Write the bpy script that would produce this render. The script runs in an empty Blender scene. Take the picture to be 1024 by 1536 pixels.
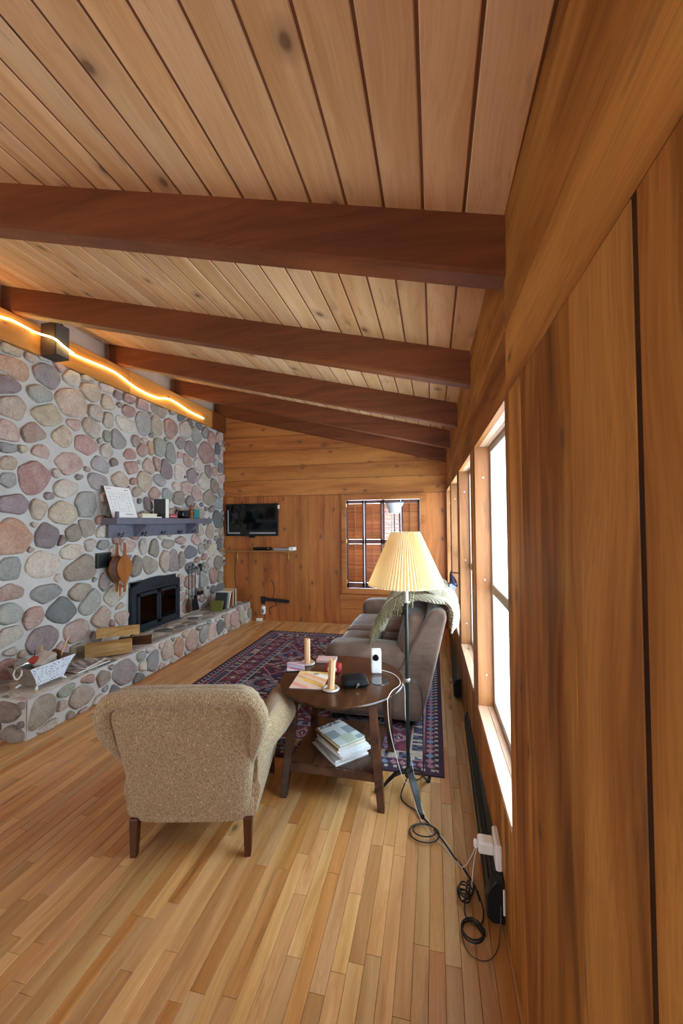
import bpy, bmesh, math, random
from mathutils import Vector, Matrix, noise
R = random.Random(7)
SKY, EXPO, ROLLS = 4.0, 2.2, 1
PI = math.pi
sc = bpy.context.scene
COL = sc.collection
def lin(c):
    if isinstance(c, str):
        c = [int(c[i:i+2], 16)/255 for i in (0, 2, 4)]
    return tuple((v/12.92 if v <= .04045 else ((v+.055)/1.055)**2.4) for v in c)
def mixc(a, b, t): return tuple(a[i]*(1-t)+b[i]*t for i in range(3))

# ------------------------------------------------------------------ mesh builder
class MB:
    def __init__(s):
        s.v = []; s.f = []; s.c = []; s.m = []; s.col = (1, 1, 1, .5); s.mi = 0
    def add(s, vs, fs, M=None):
        b = len(s.v)
        s.v += [tuple(M @ Vector(p)) if M else tuple(p) for p in vs]
        for f in fs:
            s.f.append([b+i for i in f]); s.c.append(s.col); s.m.append(s.mi)
    def box(s, x0, x1, y0, y1, z0, z1, ch=0, M=None):
        x0, x1 = sorted((x0, x1)); y0, y1 = sorted((y0, y1)); z0, z1 = sorted((z0, z1))
        if ch <= 0:
            vs = [(x, y, z) for x in (x0, x1) for y in (y0, y1) for z in (z0, z1)]
            fs = [(0, 1, 3, 2), (4, 6, 7, 5), (0, 4, 5, 1), (2, 3, 7, 6), (0, 2, 6, 4), (1, 5, 7, 3)]
            s.add(vs, fs, M); return
        ch = min(ch, (x1-x0)*.45, (y1-y0)*.45, (z1-z0)*.45)
        vs = []; ix = {}
        X = (x0, x1); Y = (y0, y1); Z = (z0, z1); c = (ch, -ch)
        for i in (0, 1):
            for j in (0, 1):
                for k in (0, 1):
                    ix[i, j, k, 0] = len(vs); vs.append((X[i], Y[j]+c[j], Z[k]+c[k]))
                    ix[i, j, k, 1] = len(vs); vs.append((X[i]+c[i], Y[j], Z[k]+c[k]))
                    ix[i, j, k, 2] = len(vs); vs.append((X[i]+c[i], Y[j]+c[j], Z[k]))
        fs = []
        for i in (0, 1):
            fs.append([ix[i, 0, 0, 0], ix[i, 1, 0, 0], ix[i, 1, 1, 0], ix[i, 0, 1, 0]])
            fs.append([ix[0, i, 0, 1], ix[1, i, 0, 1], ix[1, i, 1, 1], ix[0, i, 1, 1]])
            fs.append([ix[0, 0, i, 2], ix[1, 0, i, 2], ix[1, 1, i, 2], ix[0, 1, i, 2]])
            for j in (0, 1):
                fs.append([ix[i, j, 0, 0], ix[i, j, 1, 0], ix[i, j, 1, 1], ix[i, j, 0, 1]])
                fs.append([ix[i, 0, j, 0], ix[i, 1, j, 0], ix[i, 1, j, 2], ix[i, 0, j, 2]])
                fs.append([ix[0, i, j, 1], ix[1, i, j, 1], ix[1, i, j, 2], ix[0, i, j, 2]])
                for k in (0, 1): fs.append([ix[i, j, k, 0], ix[i, j, k, 1], ix[i, j, k, 2]])
        s.add(vs, fs, M)
    def loft(s, rings, cap=True, closed=True, M=None):
        n = len(rings[0]); vs = [p for r in rings for p in r]; fs = []
        for i in range(len(rings)-1):
            for j in range(n if closed else n-1):
                k = (j+1) % n
                fs.append([i*n+j, i*n+k, (i+1)*n+k, (i+1)*n+j])
        if cap and closed:
            fs.append(list(range(n))[::-1]); fs.append([(len(rings)-1)*n+j for j in range(n)])
        s.add(vs, fs, M)
    def tube(s, pts, r, n=8, cap=True, M=None, flat=1.0):
        pts = [Vector(p) for p in pts]; rings = []
        t0 = (pts[1]-pts[0]).normalized()
        up = Vector((0, 0, 1)) if abs(t0.z) < .9 else Vector((1, 0, 0))
        a = t0.cross(up).normalized()
        for i, p in enumerate(pts):
            t = (pts[min(i+1, len(pts)-1)]-pts[max(i-1, 0)])
            if t.length < 1e-9: t = t0
            t = t.normalized(); a = (a-t*a.dot(t))
            a = a.normalized() if a.length > 1e-6 else t.orthogonal().normalized()
            b = t.cross(a); rr = r[i] if isinstance(r, (list, tuple)) else r
            rings.append([tuple(p+a*(math.cos(q)*rr)+b*(math.sin(q)*rr*flat)) for q in [2*PI*j/n for j in range(n)]])
        s.loft(rings, cap, True, M)
    def lathe(s, prof, n=24, c=(0, 0, 0), M=None, sx=1, sy=1, cap=True):
        rings = [[(c[0]+r*sx*math.cos(2*PI*j/n), c[1]+r*sy*math.sin(2*PI*j/n), c[2]+z) for j in range(n)] for r, z in prof]
        s.loft(rings, cap, True, M)
    def prism(s, poly, ax, a, b, M=None):
        def P(u, v, w): return {0: (w, u, v), 1: (u, w, v), 2: (u, v, w)}[ax]
        s.loft([[P(u, v, a) for u, v in poly], [P(u, v, b) for u, v in poly]], True, True, M)
    def grid(s, fn, nu, nv, colf=None):
        b = len(s.v)
        for i in range(nu+1):
            for j in range(nv+1): s.v.append(tuple(fn(i/nu, j/nv)))
        for i in range(nu):
            for j in range(nv):
                s.f.append([b+i*(nv+1)+j, b+(i+1)*(nv+1)+j, b+(i+1)*(nv+1)+j+1, b+i*(nv+1)+j+1])
                s.c.append(colf((i+.5)/nu, (j+.5)/nv) if colf else s.col); s.m.append(s.mi)
    def rbox(s, c, size, r, n=6, puff=(0, 0, 0), M=None, fn=None):
        """rounded, slightly inflated cushion block"""
        hx, hy, hz = [q/2 for q in size]; vs = []; fs = []; ids = {}
        r = min(r, hx, hy, hz)
        def vid(a, b2, c2):
            k = (round(a, 5), round(b2, 5), round(c2, 5))
            if k in ids: return ids[k]
            p = Vector((a*hx, b2*hy, c2*hz))
            q = Vector((max(-hx+r, min(hx-r, p.x)), max(-hy+r, min(hy-r, p.y)), max(-hz+r, min(hz-r, p.z))))
            d = p-q
            if d.length > 1e-9: p = q+d.normalized()*r
            p.x += puff[0]*a*(1-b2*b2)*(1-c2*c2); p.y += puff[1]*b2*(1-a*a)*(1-c2*c2); p.z += puff[2]*c2*(1-a*a)*(1-b2*b2)
            p = p+Vector(c)
            if fn: p = Vector(fn(p))
            ids[k] = len(vs); vs.append(tuple(p)); return ids[k]
        def sp(i):
            t = -1+2*i/n
            return t
        # denser near the edges
        T = sorted(set([round(x, 5) for x in [-1, -.97, -.9, -.8] + [-.8+1.6*i/n for i in range(n+1)] + [.8, .9, .97, 1]]))
        m = len(T)
        for ax in range(3):
            for sg in (-1, 1):
                for i in range(m-1):
                    for j in range(m-1):
                        q = []
                        for a, b2 in ((T[i], T[j]), (T[i+1], T[j]), (T[i+1], T[j+1]), (T[i], T[j+1])):
                            q.append(vid(*{0: (sg, a, b2), 1: (a, sg, b2), 2: (a, b2, sg)}[ax]))
                        fs.append(q)
        s.add(vs, fs, M)
    def build(s, name, mats, parent=None, smooth=35, bevel=0, seg=2, sub=0, recalc=True):
        me = bpy.data.meshes.new(name)
        me.from_pydata(s.v, [], s.f); me.validate(clean_customdata=False)
        if not isinstance(mats, (list, tuple)): mats = [mats]
        for m in mats: me.materials.append(m)
        if len(me.polygons) == len(s.f):
            ca = me.color_attributes.new('col', 'FLOAT_COLOR', 'CORNER')
            buf = []
            for p, c in zip(me.polygons, s.c): buf += list(c)*p.loop_total
            ca.data.foreach_set('color', buf)
            me.polygons.foreach_set('material_index', s.m)
        if recalc:
            bm = bmesh.new(); bm.from_mesh(me); bmesh.ops.recalc_face_normals(bm, faces=bm.faces); bm.to_mesh(me); bm.free()
        if smooth:
            me.polygons.foreach_set('use_smooth', [True]*len(me.polygons)); me.set_sharp_from_angle(angle=math.radians(smooth))
        me.update()
        o = bpy.data.objects.new(name, me); COL.objects.link(o)
        if parent: o.parent = parent
        if bevel:
            b = o.modifiers.new('bevel', 'BEVEL'); b.width = bevel; b.segments = seg; b.limit_method = 'ANGLE'; b.angle_limit = math.radians(40)
        if sub:
            b = o.modifiers.new('sub', 'SUBSURF'); b.levels = sub; b.render_levels = sub
        return o
def tag(o, label=None, cat=None, group=None, kind=None):
    if label: o['label'] = label
    if cat: o['category'] = cat
    if group: o['group'] = group
    if kind: o['kind'] = kind
    return o
def thing(name, label, cat, loc=(0, 0, 0), rz=0, group=None):
    o = bpy.data.objects.new(name, None); COL.objects.link(o); o.location = loc; o.rotation_euler = (0, 0, rz)
    o.empty_display_size = .05
    return tag(o, label, cat, group)
def struct(o): o['kind'] = 'structure'; return o
def T(x, y, z): return Matrix.Translation((x, y, z))
def RX(a): return Matrix.Rotation(a, 4, 'X')
def RY(a): return Matrix.Rotation(a, 4, 'Y')
def RZ(a): return Matrix.Rotation(a, 4, 'Z')
def dup(o, parent=None):
    c = o.copy(); COL.objects.link(c); c.parent = parent
    for ch in [x for x in bpy.data.objects if x.parent == o]: dup(ch, c)
    return c
def spline(pts, n=8):
    """Catmull-Rom through the points"""
    P = [Vector(p) for p in pts]; P = [P[0]*2-P[1]]+P+[P[-1]*2-P[-2]]; out = []
    for i in range(1, len(P)-2):
        for k in range(n):
            t = k/n; a, b, c, d = P[i-1:i+3]
            out.append(.5*((2*b)+(c-a)*t+(2*a-5*b+4*c-d)*t*t+(3*b-a-3*c+d)*t**3))
    out.append(P[-2]); return out

# ------------------------------------------------------------------ materials
class NT:
    def __init__(s, name):
        s.m = bpy.data.materials.new(name); s.m.use_nodes = True; s.t = s.m.node_tree; s.t.nodes.clear()
        s.out = s.n('ShaderNodeOutputMaterial')
    def n(s, t, **k):
        o = s.t.nodes.new(t)
        for a, b in k.items():
            if a == 'inp':
                for i, v in b.items():
                    if hasattr(v, 'is_linked') or isinstance(v, bpy.types.NodeSocket): s.t.links.new(v, o.inputs[i])
                    else: o.inputs[i].default_value = v
            else: setattr(o, a, b)
        return o
    def l(s, a, b): s.t.links.new(a, b)
    def math(s, op, a, b=0.0, c=None, clamp=False):
        o = s.n('ShaderNodeMath', operation=op, use_clamp=clamp, inp={0: a, 1: b}); 
        if c is not None:
            if isinstance(c, bpy.types.NodeSocket): s.l(c, o.inputs[2])
            else: o.inputs[2].default_value = c
        return o.outputs[0]
    def mix(s, f, a, b, mode='MIX'):
        o = s.n('ShaderNodeMix', data_type='RGBA', blend_type=mode)
        for i, v in ((0, f), (6, a), (7, b)):
            if isinstance(v, bpy.types.NodeSocket): s.l(v, o.inputs[i])
            else: o.inputs[i].default_value = (tuple(v)+(1,))[:4] if i else v
        return o.outputs[2]
    def ramp(s, f, stops, interp='LINEAR'):
        o = s.n('ShaderNodeValToRGB'); r = o.color_ramp; r.interpolation = interp
        while len(r.elements) < len(stops): r.elements.new(.5)
        for e, (p, c) in zip(r.elements, stops): e.position = p; e.color = (tuple(c)+(1,))[:4] if not isinstance(c, (int, float)) else (c, c, c, 1)
        s.l(f, o.inputs[0]); return o.outputs[0]
    def coord(s, scale=(1, 1, 1), off=None, src='Object'):
        tc = s.n('ShaderNodeTexCoord').outputs[src]
        if off is not None:
            tc = s.n('ShaderNodeVectorMath', operation='ADD', inp={0: tc, 1: off}).outputs[0]
        return s.n('ShaderNodeVectorMath', operation='MULTIPLY', inp={0: tc, 1: scale}).outputs[0]
    def noise(s, vec, scale=1, detail=3, rough=.55, dist=0):
        return s.n('ShaderNodeTexNoise', inp={'Vector': vec, 'Scale': scale, 'Detail': detail, 'Roughness': rough, 'Distortion': dist}).outputs[0]
    def bsdf(s, col, rough=.5, bump=None, bs=.3, bd=.01, **k):
        p = s.n('ShaderNodeBsdfPrincipled'); p.inputs['Specular IOR Level'].default_value = k.pop('spec', .4)
        for i, v in (('Base Color', col), ('Roughness', rough)):
            if isinstance(v, bpy.types.NodeSocket): s.l(v, p.inputs[i])
            else: p.inputs[i].default_value = (tuple(v)+(1,))[:4] if i == 'Base Color' else v
        for a, b in k.items(): p.inputs[a.replace('_', ' ')].default_value = b
        if bump is not None:
            b = s.n('ShaderNodeBump', inp={'Strength': bs, 'Distance': bd, 'Height': bump}); s.l(b.outputs[0], p.inputs['Normal'])
        s.l(p.outputs[0], s.out.inputs[0]); return p
    def attr(s):
        a = s.n('ShaderNodeAttribute', attribute_name='col'); return a.outputs['Color'], a.outputs['Alpha']

def wood(name, base, dark, light, ax=1, rough=.45, var=.5, knots=.5, fine=.5, streak=.5, wid=1.0, kdark=(.09, .04, .02), spec=.35, coat=0.0, flame=0.0):
    t = NT(name); c, rnd = t.attr()
    o1 = t.math('MULTIPLY', rnd, 37.0); o2 = t.math('MULTIPLY', rnd, 91.0); o3 = t.math('MULTIPLY', rnd, 53.0)
    off = t.n('ShaderNodeCombineXYZ', inp={0: o1, 1: o2, 2: o3}).outputs[0]
    def V(a, b): # a across, b along
        v = [a*wid]*3; v[ax] = b; return tuple(v)
    wob = t.noise(t.coord(V(3, 1.2), off), 1, 2)
    wv = t.n('ShaderNodeVectorMath', operation='SCALE', inp={0: t.n('ShaderNodeTexNoise', inp={'Vector': t.coord(V(2.5, 1.5), off), 'Scale': 1.0, 'Detail': 1.0}).outputs['Color'], 'Scale': .12}).outputs[0]
    off2 = t.n('ShaderNodeVectorMath', operation='ADD', inp={0: off, 1: wv}).outputs[0]
    g1 = t.noise(t.coord(V(14, .7), off2), 1, 4, .6, .6)
    g2 = t.noise(t.coord(V(150, 3.5), off2), 1, 2, .6)
    col = t.mix(t.ramp(g1, [(.3, 0.0), (.7, 1.0)]), lin(dark), lin(base))
    big = t.noise(t.coord(V(4, .5), off2), 1, 2, .5)
    col = t.mix(t.math('MULTIPLY', t.ramp(big, [(.45, 0.0), (.7, 1.0)]), streak), col, lin(light))
    if flame:
        fl = t.noise(t.coord(V(6, .45), off2), 1, 3, .55, 1.2)
        col = t.mix(t.math('MULTIPLY', t.ramp(fl, [(.53, 0.0), (.66, 1.0)]), flame), col, mixc(lin(dark), (.02, .005, .0), .35))
        col = t.mix(t.math('MULTIPLY', t.ramp(fl, [(.3, 1.0), (.42, 0.0)]), flame*.7), col, lin(light))
    # board to board variation
    hv = t.n('ShaderNodeHueSaturation', inp={'Hue': t.math('ADD', t.math('MULTIPLY', t.math('SUBTRACT', t.math('FRACT', t.math('MULTIPLY', rnd, 7.3)), .5), .03*var), .5),
        'Value': t.math('ADD', t.math('MULTIPLY', t.math('SUBTRACT', rnd, .5), var), 1.0), 'Color': col})
    col = hv.outputs[0]
    col = t.mix(t.math('MULTIPLY', t.ramp(g2, [(.3, 1.0), (.6, 0.0)]), fine*.55), col, mixc(lin(dark), (0, 0, 0), .45))
    if knots > 0:
        sx = t.n('ShaderNodeSeparateXYZ', inp={0: t.n('ShaderNodeTexCoord').outputs['Object']}).outputs
        oth = [i for i in range(3) if i != ax]
        sn = t.n('ShaderNodeSeparateXYZ', inp={0: wv}).outputs
        ac = t.math('ADD', t.math('ADD', sx[oth[0]], sx[oth[1]]), sn[0]); al = t.math('ADD', sx[ax], sn[1])
        kv = t.n('ShaderNodeCombineXYZ', inp={0: t.math('ADD', t.math('MULTIPLY', ac, 4.2), o1), 1: t.math('ADD', t.math('MULTIPLY', al, 2.4), o2), 2: 0.0}).outputs[0]
        vo = t.n('ShaderNodeTexVoronoi', voronoi_dimensions='2D', inp={'Vector': kv, 'Scale': 1.0, 'Randomness': 1.0})
        d = vo.outputs['Distance']
        gate = t.math('GREATER_THAN', t.n('ShaderNodeSeparateColor', inp={0: vo.outputs['Color']}).outputs[0], 1-knots)
        kn = t.math('MULTIPLY', t.ramp(d, [(.035, 1.0), (.07, .4), (.17, 0.0)]), gate)
        col = t.mix(t.math('MULTIPLY', kn, .8), col, kdark)
        dk = t.noise(t.coord(V(9, 1.8), off), 1, 3, .7)
        col = t.mix(t.math('MULTIPLY', t.ramp(dk, [(.62, 0.0), (.74, 1.0)]), .5), col, kdark)
    col = t.mix(1.0, col, c, 'MULTIPLY')
    t.bsdf(col, rough, t.math('ADD', g2, t.math('MULTIPLY', g1, .6)), .12, .004, spec=spec, **({'Coat_Weight': coat, 'Coat_Roughness': .18} if coat else {}))
    return t.m

M = {}
M['ceil'] = wood('pale_ceiling_pine', 'e0b07e', 'c8925e', 'eac69c', 1, .6, .16, .45, .35, .6, flame=.2)
M['floor'] = wood('maple_floor', 'cc9a62', 'a97640', 'dcb684', 1, .36, .42, .15, .4, .5, wid=2.0, spec=.5)
M['pine_v'] = wood('knotty_pine_upright', 'ad6c2e', '6f3c14', 'cc9148', 2, .6, .26, .55, .5, .75, spec=.22, flame=.75)
M['pine_h'] = wood('knotty_pine_level', 'ae6e30', '7a4418', 'c98e46', 1, .6, .2, .55, .5, .7, spec=.22, flame=.6)
M['far_v'] = wood('far_pine_upright', 'b86e34', '8a481c', 'c8803e', 2, .5, .26, .5, .4, .6)
M['far_h'] = wood('far_pine_level', 'ba7236', '8c4c1e', 'ca8642', 0, .5, .2, .45, .4, .6)
M['beam'] = wood('stained_beam', '7c401c', '582a10', '8c4c24', 0, .5, .08, .0, .5, .5)
M['jamb'] = wood('jamb_pine', 'a36a3c', '7c4822', 'b67e4c', 2, .5, .2, .25, .3, .5)
M['sill'] = wood('sill_pine', 'c9a183', 'a37a5c', 'd8b79c', 1, .45, .2, .1, .3, .5)
M['header'] = wood('header_pine', 'cf8f45', 'a8682c', 'dba05a', 1, .5, .2, .2, .3, .5)
M['shut'] = wood('shutter_wood', 'b5703e', '8c4a26', 'c8844e', 0, .4, .3, 0, .3, .5)
M['shutf'] = wood('shutter_frame_wood', '7c4a3c', '5c3328', '8d5848', 2, .4, .15, 0, .3, .5)
M['table'] = wood('dark_walnut', '4c2c1c', '2e1910', '64402a', 1, .24, .2, 0, .5, .6, wid=2, spec=.5)
M['leg'] = wood('leg_wood', '5a3018', '3a1d0e', '6c3c20', 2, .35, .1, 0, .4, .5)
M['log'] = wood('split_log', 'c39a62', '8f6a3a', 'd4b07c', 1, .8, .3, .2, .8, .5, wid=2)
M['stand'] = wood('pale_beech', 'dcae7e', 'c8945f', 'e8c298', 2, .45, .1, 0, .3, .5, wid=2)
M['shelfw'] = wood('shelf_pine', 'b98a52', '94683a', 'c89a64', 0, .45, .1, 0, .3, .5)

def plain(name, c, rough=.5, metal=0, spec=.4, bump=0, bscale=60, var=0, **k):
    t = NT(name); col = lin(c); b = None
    if bump or var:
        nz = t.noise(t.coord((1, 1, 1)), bscale, 3)
        if var: col = t.mix(nz, mixc(col, (0, 0, 0), var), mixc(col, (1, 1, 1), var*.5))
        if bump: b = nz
    t.bsdf(col, rough, b, bump, .004, spec=spec, Metallic=metal, **k); return t.m
def attrmat(name, rough=.6, var=.12, bscale=40, bump=.2, spec=.3):
    t = NT(name); c, rnd = t.attr()
    nz = t.noise(t.coord((1, 1, 1)), bscale, 3, .6)
    col = t.mix(t.math('MULTIPLY', t.ramp(nz, [(.35, 1.0), (.65, 0.0)]), var), c, (0, 0, 0))
    t.bsdf(col, rough, nz, bump, .003, spec=spec); return t.m
M['blk'] = plain('black_metal', '1d2022', .4, .3)
M['iron'] = plain('fireplace_iron', '272c34', .5, .35, bump=.1)
M['green'] = plain('dark_green_metal', '26302f', .3, .5)
M['nickel'] = plain('brushed_nickel', 'b9b7ae', .35, 1)
M['gloss'] = plain('glossy_black', '08090a', .12, 0, .6)
M['screen'] = plain('tv_glass', '040606', .09, 0, .7)
M['silver'] = plain('silver_plastic', '9fa0a8', .3, .4)
M['brass'] = plain('brass', 'd8b860', .3, .9)
M['white'] = plain('white_plastic', 'e6e3de', .4)
M['wcable'] = plain('white_cable', 'dcd6cc', .45)
M['bcable'] = plain('black_cable', '161413', .5)
M['brcable'] = plain('brown_cable', '4a3828', .5)
M['mantel'] = plain('slate_blue_paint', '5a5763', .5, var=.12, bscale=12)
M['paper'] = plain('paper', 'e4e2de', .7)
M['colr'] = attrmat('coloured_goods', .55, .05, 30, .05)
M['ink'] = plain('ink', '5a5a62', .7)
M['leather'] = plain('bellows_leather', '6b3f20', .5, bump=.3, var=.2)
M['belw'] = wood('bellows_wood', 'a8622c', '7a421a', 'bd7a40', 2, .3, .1, 0, .3, .5)
M['copper'] = plain('copper', 'c07a4a', .3, .8)
M['case'] = plain('black_fabric_case', '0a0b0f', .6, spec=.2, bump=.3, bscale=300)
M['heater'] = plain('heater_enamel', '3c3c34', .4, .3)
M['trimw'] = plain('frieze_board', 'c8ab93', .7, var=.08, bscale=6)
M['ember'] = plain('sooty_brick', '1c1714', .9, bump=.5, bscale=14, var=.3)

def stone():
    t = NT('field_stone'); c, rnd = t.attr()
    o = t.math('MULTIPLY', rnd, 50.0); off = t.n('ShaderNodeCombineXYZ', inp={0: o, 1: o, 2: o}).outputs[0]
    v = t.coord((1, 1, 1), off)
    n1 = t.noise(v, 9, 4, .65, .4); n2 = t.noise(v, 70, 3, .7); n3 = t.noise(v, 22, 3, .6, 1.5)
    col = t.mix(t.ramp(n1, [(.35, 0.0), (.65, 1.0)]), c, t.n('ShaderNodeHueSaturation', inp={'Hue': .515, 'Saturation': .8, 'Value': 1.22, 'Color': c}).outputs[0])
    col = t.mix(t.math('MULTIPLY', t.ramp(n3, [(.52, 0.0), (.62, 1.0)]), .4), col, t.n('ShaderNodeHueSaturation', inp={'Hue': .485, 'Saturation': 1.15, 'Value': .72, 'Color': c}).outputs[0])
    col = t.mix(t.math('MULTIPLY', t.ramp(n2, [(.35, 1.0), (.6, 0.0)]), .3), col, t.n('ShaderNodeHueSaturation', inp={'Value': .45, 'Color': c}).outputs[0])
    t.bsdf(col, .8, t.math('ADD', t.math('MULTIPLY', n1, 2.2), t.math('ADD', n2, n3)), .7, .014, spec=.25); return t.m
M['stone'] = stone()
def mortar():
    t = NT('mortar'); v = t.coord((1, 1, 1)); n1 = t.noise(v, 6, 4, .6); n2 = t.noise(v, 60, 4, .7)
    t.bsdf(t.mix(n1, lin('b6aea5'), lin('d2cbc4')), .9, t.math('ADD', n1, t.math('MULTIPLY', n2, .5)), .5, .012, spec=.2); return t.m
M['mortar'] = mortar()
def boucle():
    t = NT('tan_boucle'); v = t.coord((1, 1, 1)); n1 = t.noise(t.coord((1, 1, .45)), 190, 2, .7); n2 = t.noise(v, 12, 3)
    vo = t.n('ShaderNodeTexVoronoi', inp={'Vector': t.coord((1, 1, .5)), 'Scale': 170.0}).outputs['Distance']
    col = t.mix(t.ramp(n1, [(.38, 0.0), (.62, 1.0)]), lin('8b7252'), lin('c0a882'))
    col = t.mix(t.math('MULTIPLY', t.ramp(t.noise(t.coord((1, 1, .35), off=(3.0, 1.0, 2.0)), 110, 2, .6), [(.62, 0.0), (.7, 1.0)]), .6), col, lin('e6d4b4'))
    col = t.mix(t.math('MULTIPLY', n2, .25), col, lin('8a6a48'))
    t.bsdf(col, .95, t.math('SUBTRACT', n1, vo), .7, .006, spec=.15, Sheen_Weight=.3); return t.m
M['boucle'] = boucle()
def suede():
    t = NT('brown_microfibre'); v = t.coord((1, 1, 1)); n1 = t.noise(v, 5, 3, .6, .5); n2 = t.noise(v, 220, 2)
    w = t.noise(t.coord((2, 9, 9)), 1, 3, .55, .8)
    col = t.mix(t.ramp(n1, [(.35, 0.0), (.7, 1.0)]), lin('5c483d'), lin('7a6355'))
    t.bsdf(col, .85, t.math('ADD', t.math('MULTIPLY', w, 3.0), t.math('MULTIPLY', n2, .15)), .25, .02, spec=.2, Sheen_Weight=.5, Sheen_Roughness=.4); return t.m
M['suede'] = suede()
def rugm():
    t = NT('woven_rug'); c, rnd = t.attr(); v = t.coord((1, 1, 1)); n = t.noise(v, 260, 2); n2 = t.noise(v, 7, 3)
    col = t.mix(t.math('MULTIPLY', t.ramp(n, [(.35, 1.0), (.6, 0.0)]), .35), c, (0, 0, 0))
    col = t.mix(t.math('ADD', t.math('MULTIPLY', n2, .3), .05), col, lin('6a5458'))
    t.bsdf(col, .95, n, .5, .004, spec=.1); return t.m
M['rug'] = rugm()
def shade():
    t = NT('pleated_shade_cloth'); p = t.n('ShaderNodeBsdfPrincipled', inp={'Base Color': lin('f2e4c0')+(1,), 'Roughness': .8})
    tr = t.n('ShaderNodeBsdfTranslucent', inp={'Color': lin('ffd88c')+(1,)}); mx = t.n('ShaderNodeMixShader', inp={0: .45, 1: p.outputs[0], 2: tr.outputs[0]})
    t.l(mx.outputs[0], t.out.inputs[0]); return t.m
M['shade'] = shade()
def knit():
    t = NT('knitted_throw_wool'); c, rnd = t.attr(); v = t.coord((1, 1, 1))
    w = t.n('ShaderNodeTexWave', wave_type='BANDS', bands_direction='DIAGONAL', inp={'Vector': v, 'Scale': 28.0, 'Distortion': 4.0, 'Detail': 2.0}).outputs[1]
    t.bsdf(t.mix(t.math('MULTIPLY', w, .5), c, lin('80765a')), .95, w, .6, .01, spec=.1); return t.m
M['knit'] = knit()
def emis(name, c, st):
    t = NT(name); e = t.n('ShaderNodeEmission', inp={0: lin(c)+(1,), 1: st}); t.l(e.outputs[0], t.out.inputs[0]); return t.m
M['led'] = emis('led_rope_glow', 'ffd07c', 5.5)
def glass(name, tint='e8f0f4', film=.2, gl=.06):
    t = NT(name); tr = t.n('ShaderNodeBsdfTransparent', inp={0: lin(tint)+(1,)}); g = t.n('ShaderNodeBsdfGlossy', inp={0: (1, 1, 1, 1), 1: .03})
    tl = t.n('ShaderNodeBsdfTranslucent', inp={0: lin('dfe9ee')+(1,)})
    m1 = t.n('ShaderNodeMixShader', inp={0: film, 1: tr.outputs[0], 2: tl.outputs[0]}); m2 = t.n('ShaderNodeMixShader', inp={0: gl, 1: m1.outputs[0], 2: g.outputs[0]})
    t.l(m2.outputs[0], t.out.inputs[0]); return t.m
M['pane'] = glass('frosted_pane')
M['fglass'] = glass('smoked_glass', '141414', 0, .025)
M['sash'] = plain('weathered_sash_paint', 'a8998a', .6, var=.1, bscale=10)
M['disc'] = glass('clear_disc', 'b0b8ba', .1, .25)
M['bowl'] = plain('white_glass_bowl', 'e2e4ea', .3)
# ------------------------------------------------------------------ the room
A0, MS = .2775, -.015
def rw(y): return A0+MS*y            # the window wall, very slightly out of square
D = 6.14; YB = -2.6
C0, SL = 2.650, .2535
def zc(x): return C0+SL*(A0-x)
XL = -3.45
def rr(v=None): return (1, 1, 1, R.random())

# floor: maple strips, 57 mm wide
mb = MB(); mb.col = (.25, .16, .09, .5); mb.box(-3.7, .6, YB, D+.2, -.06, -.012)
mb.mi = 0
x = .36; w = .057
while x > -3.6:
    y = YB-R.random()
    while y < D:
        L = R.choice([.28, .4, .55, .7, .9, 1.1, .35, .5])*R.uniform(.85, 1.15)
        v = R.random(); v = v*.9+.05
        tone = (1.0, .99, .97) if R.random() < .8 else (.86, .70, .52)
        mb.col = (*tone, v)
        mb.box(x-w+.0006, x-.0006, y+.0006, min(y+L, D+.1)-.0006, -.012, R.uniform(-.0004, .0), .0008)
        y += L
    x -= w
struct(mb.build('floor', M['floor'], smooth=0))

# ceiling boards, running away from the camera
mb = MB(); seam = .1202+.1415*2
ang = math.atan(SL); wb = .1415
mb.col = (.22, .12, .06, .5)  # dark backing just behind the faces: groove shade put into colour
mb.prism([(.62, zc(.62)+.05), (-3.9, zc(-3.9)+.05), (-3.9, zc(-3.9)+.0035), (.62, zc(.62)+.0035)], 1, YB, D+.15)
x = seam
while x > -3.8:
    a, b = x-.003, x-wb+.003
    y = YB
    for y1 in ([.6+R.uniform(-.1, .1)] if R.random() < 0 else [])+[D+.1]:
        mb.col = rr(); c = .005
        mb.prism([(a, zc(a)+.012), (a, zc(a)+c), (a-c, zc(a-c)), (b+c, zc(b+c)), (b, zc(b)+c), (b, zc(b)+.012)], 1, y, y1)
        y = y1
    x -= wb
struct(mb.build('ceiling', M['ceil'], smooth=0))

# window openings in the right wall
WZ0, WZ1 = .521, 2.031
WY = [(1.532+1.1956*i, 2.482+1.1956*i) for i in range(4)]
WY[3] = (WY[3][0], 6.02)
def wallbox(mb, y0, y1, z0, z1, ch=.004, x0=0, x1=.025):
    """board on the right wall; x measured from the wall face outwards"""
    b = len(mb.v); mb.box(x0, x1, y0, y1, z0, z1, ch)
    for i in range(b, len(mb.v)):
        p = mb.v[i]; mb.v[i] = (p[0]+rw(p[1]), p[1], p[2])
mb = MB(); ZS = 2.0397
def vboard(y0, y1):
    mb.mi = 0
    segs = [(-.02, ZS)]
    for a, b in WY:
        if y0 >= a-.001 and y1 <= b+.001: segs = [(-.02, WZ0)]
    for z0, z1 in segs:
        if z1 == ZS or True:
            mb.col = rr(); wallbox(mb, y0+(.0012 if abs(y0-.61) > .001 else .0045), y1-.0012, z0, z1-.0015, .0015)
ys = [.610, .861, 1.099, 1.284, 1.459, 1.532]
y = .603
while y > YB:
    n = y-R.choice([.19, .24, .28]); vboard(max(n, YB), y-.0035 if y > .6 else y); y = n
for a, b in zip(ys[:-1], ys[1:]): vboard(a, b)
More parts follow.
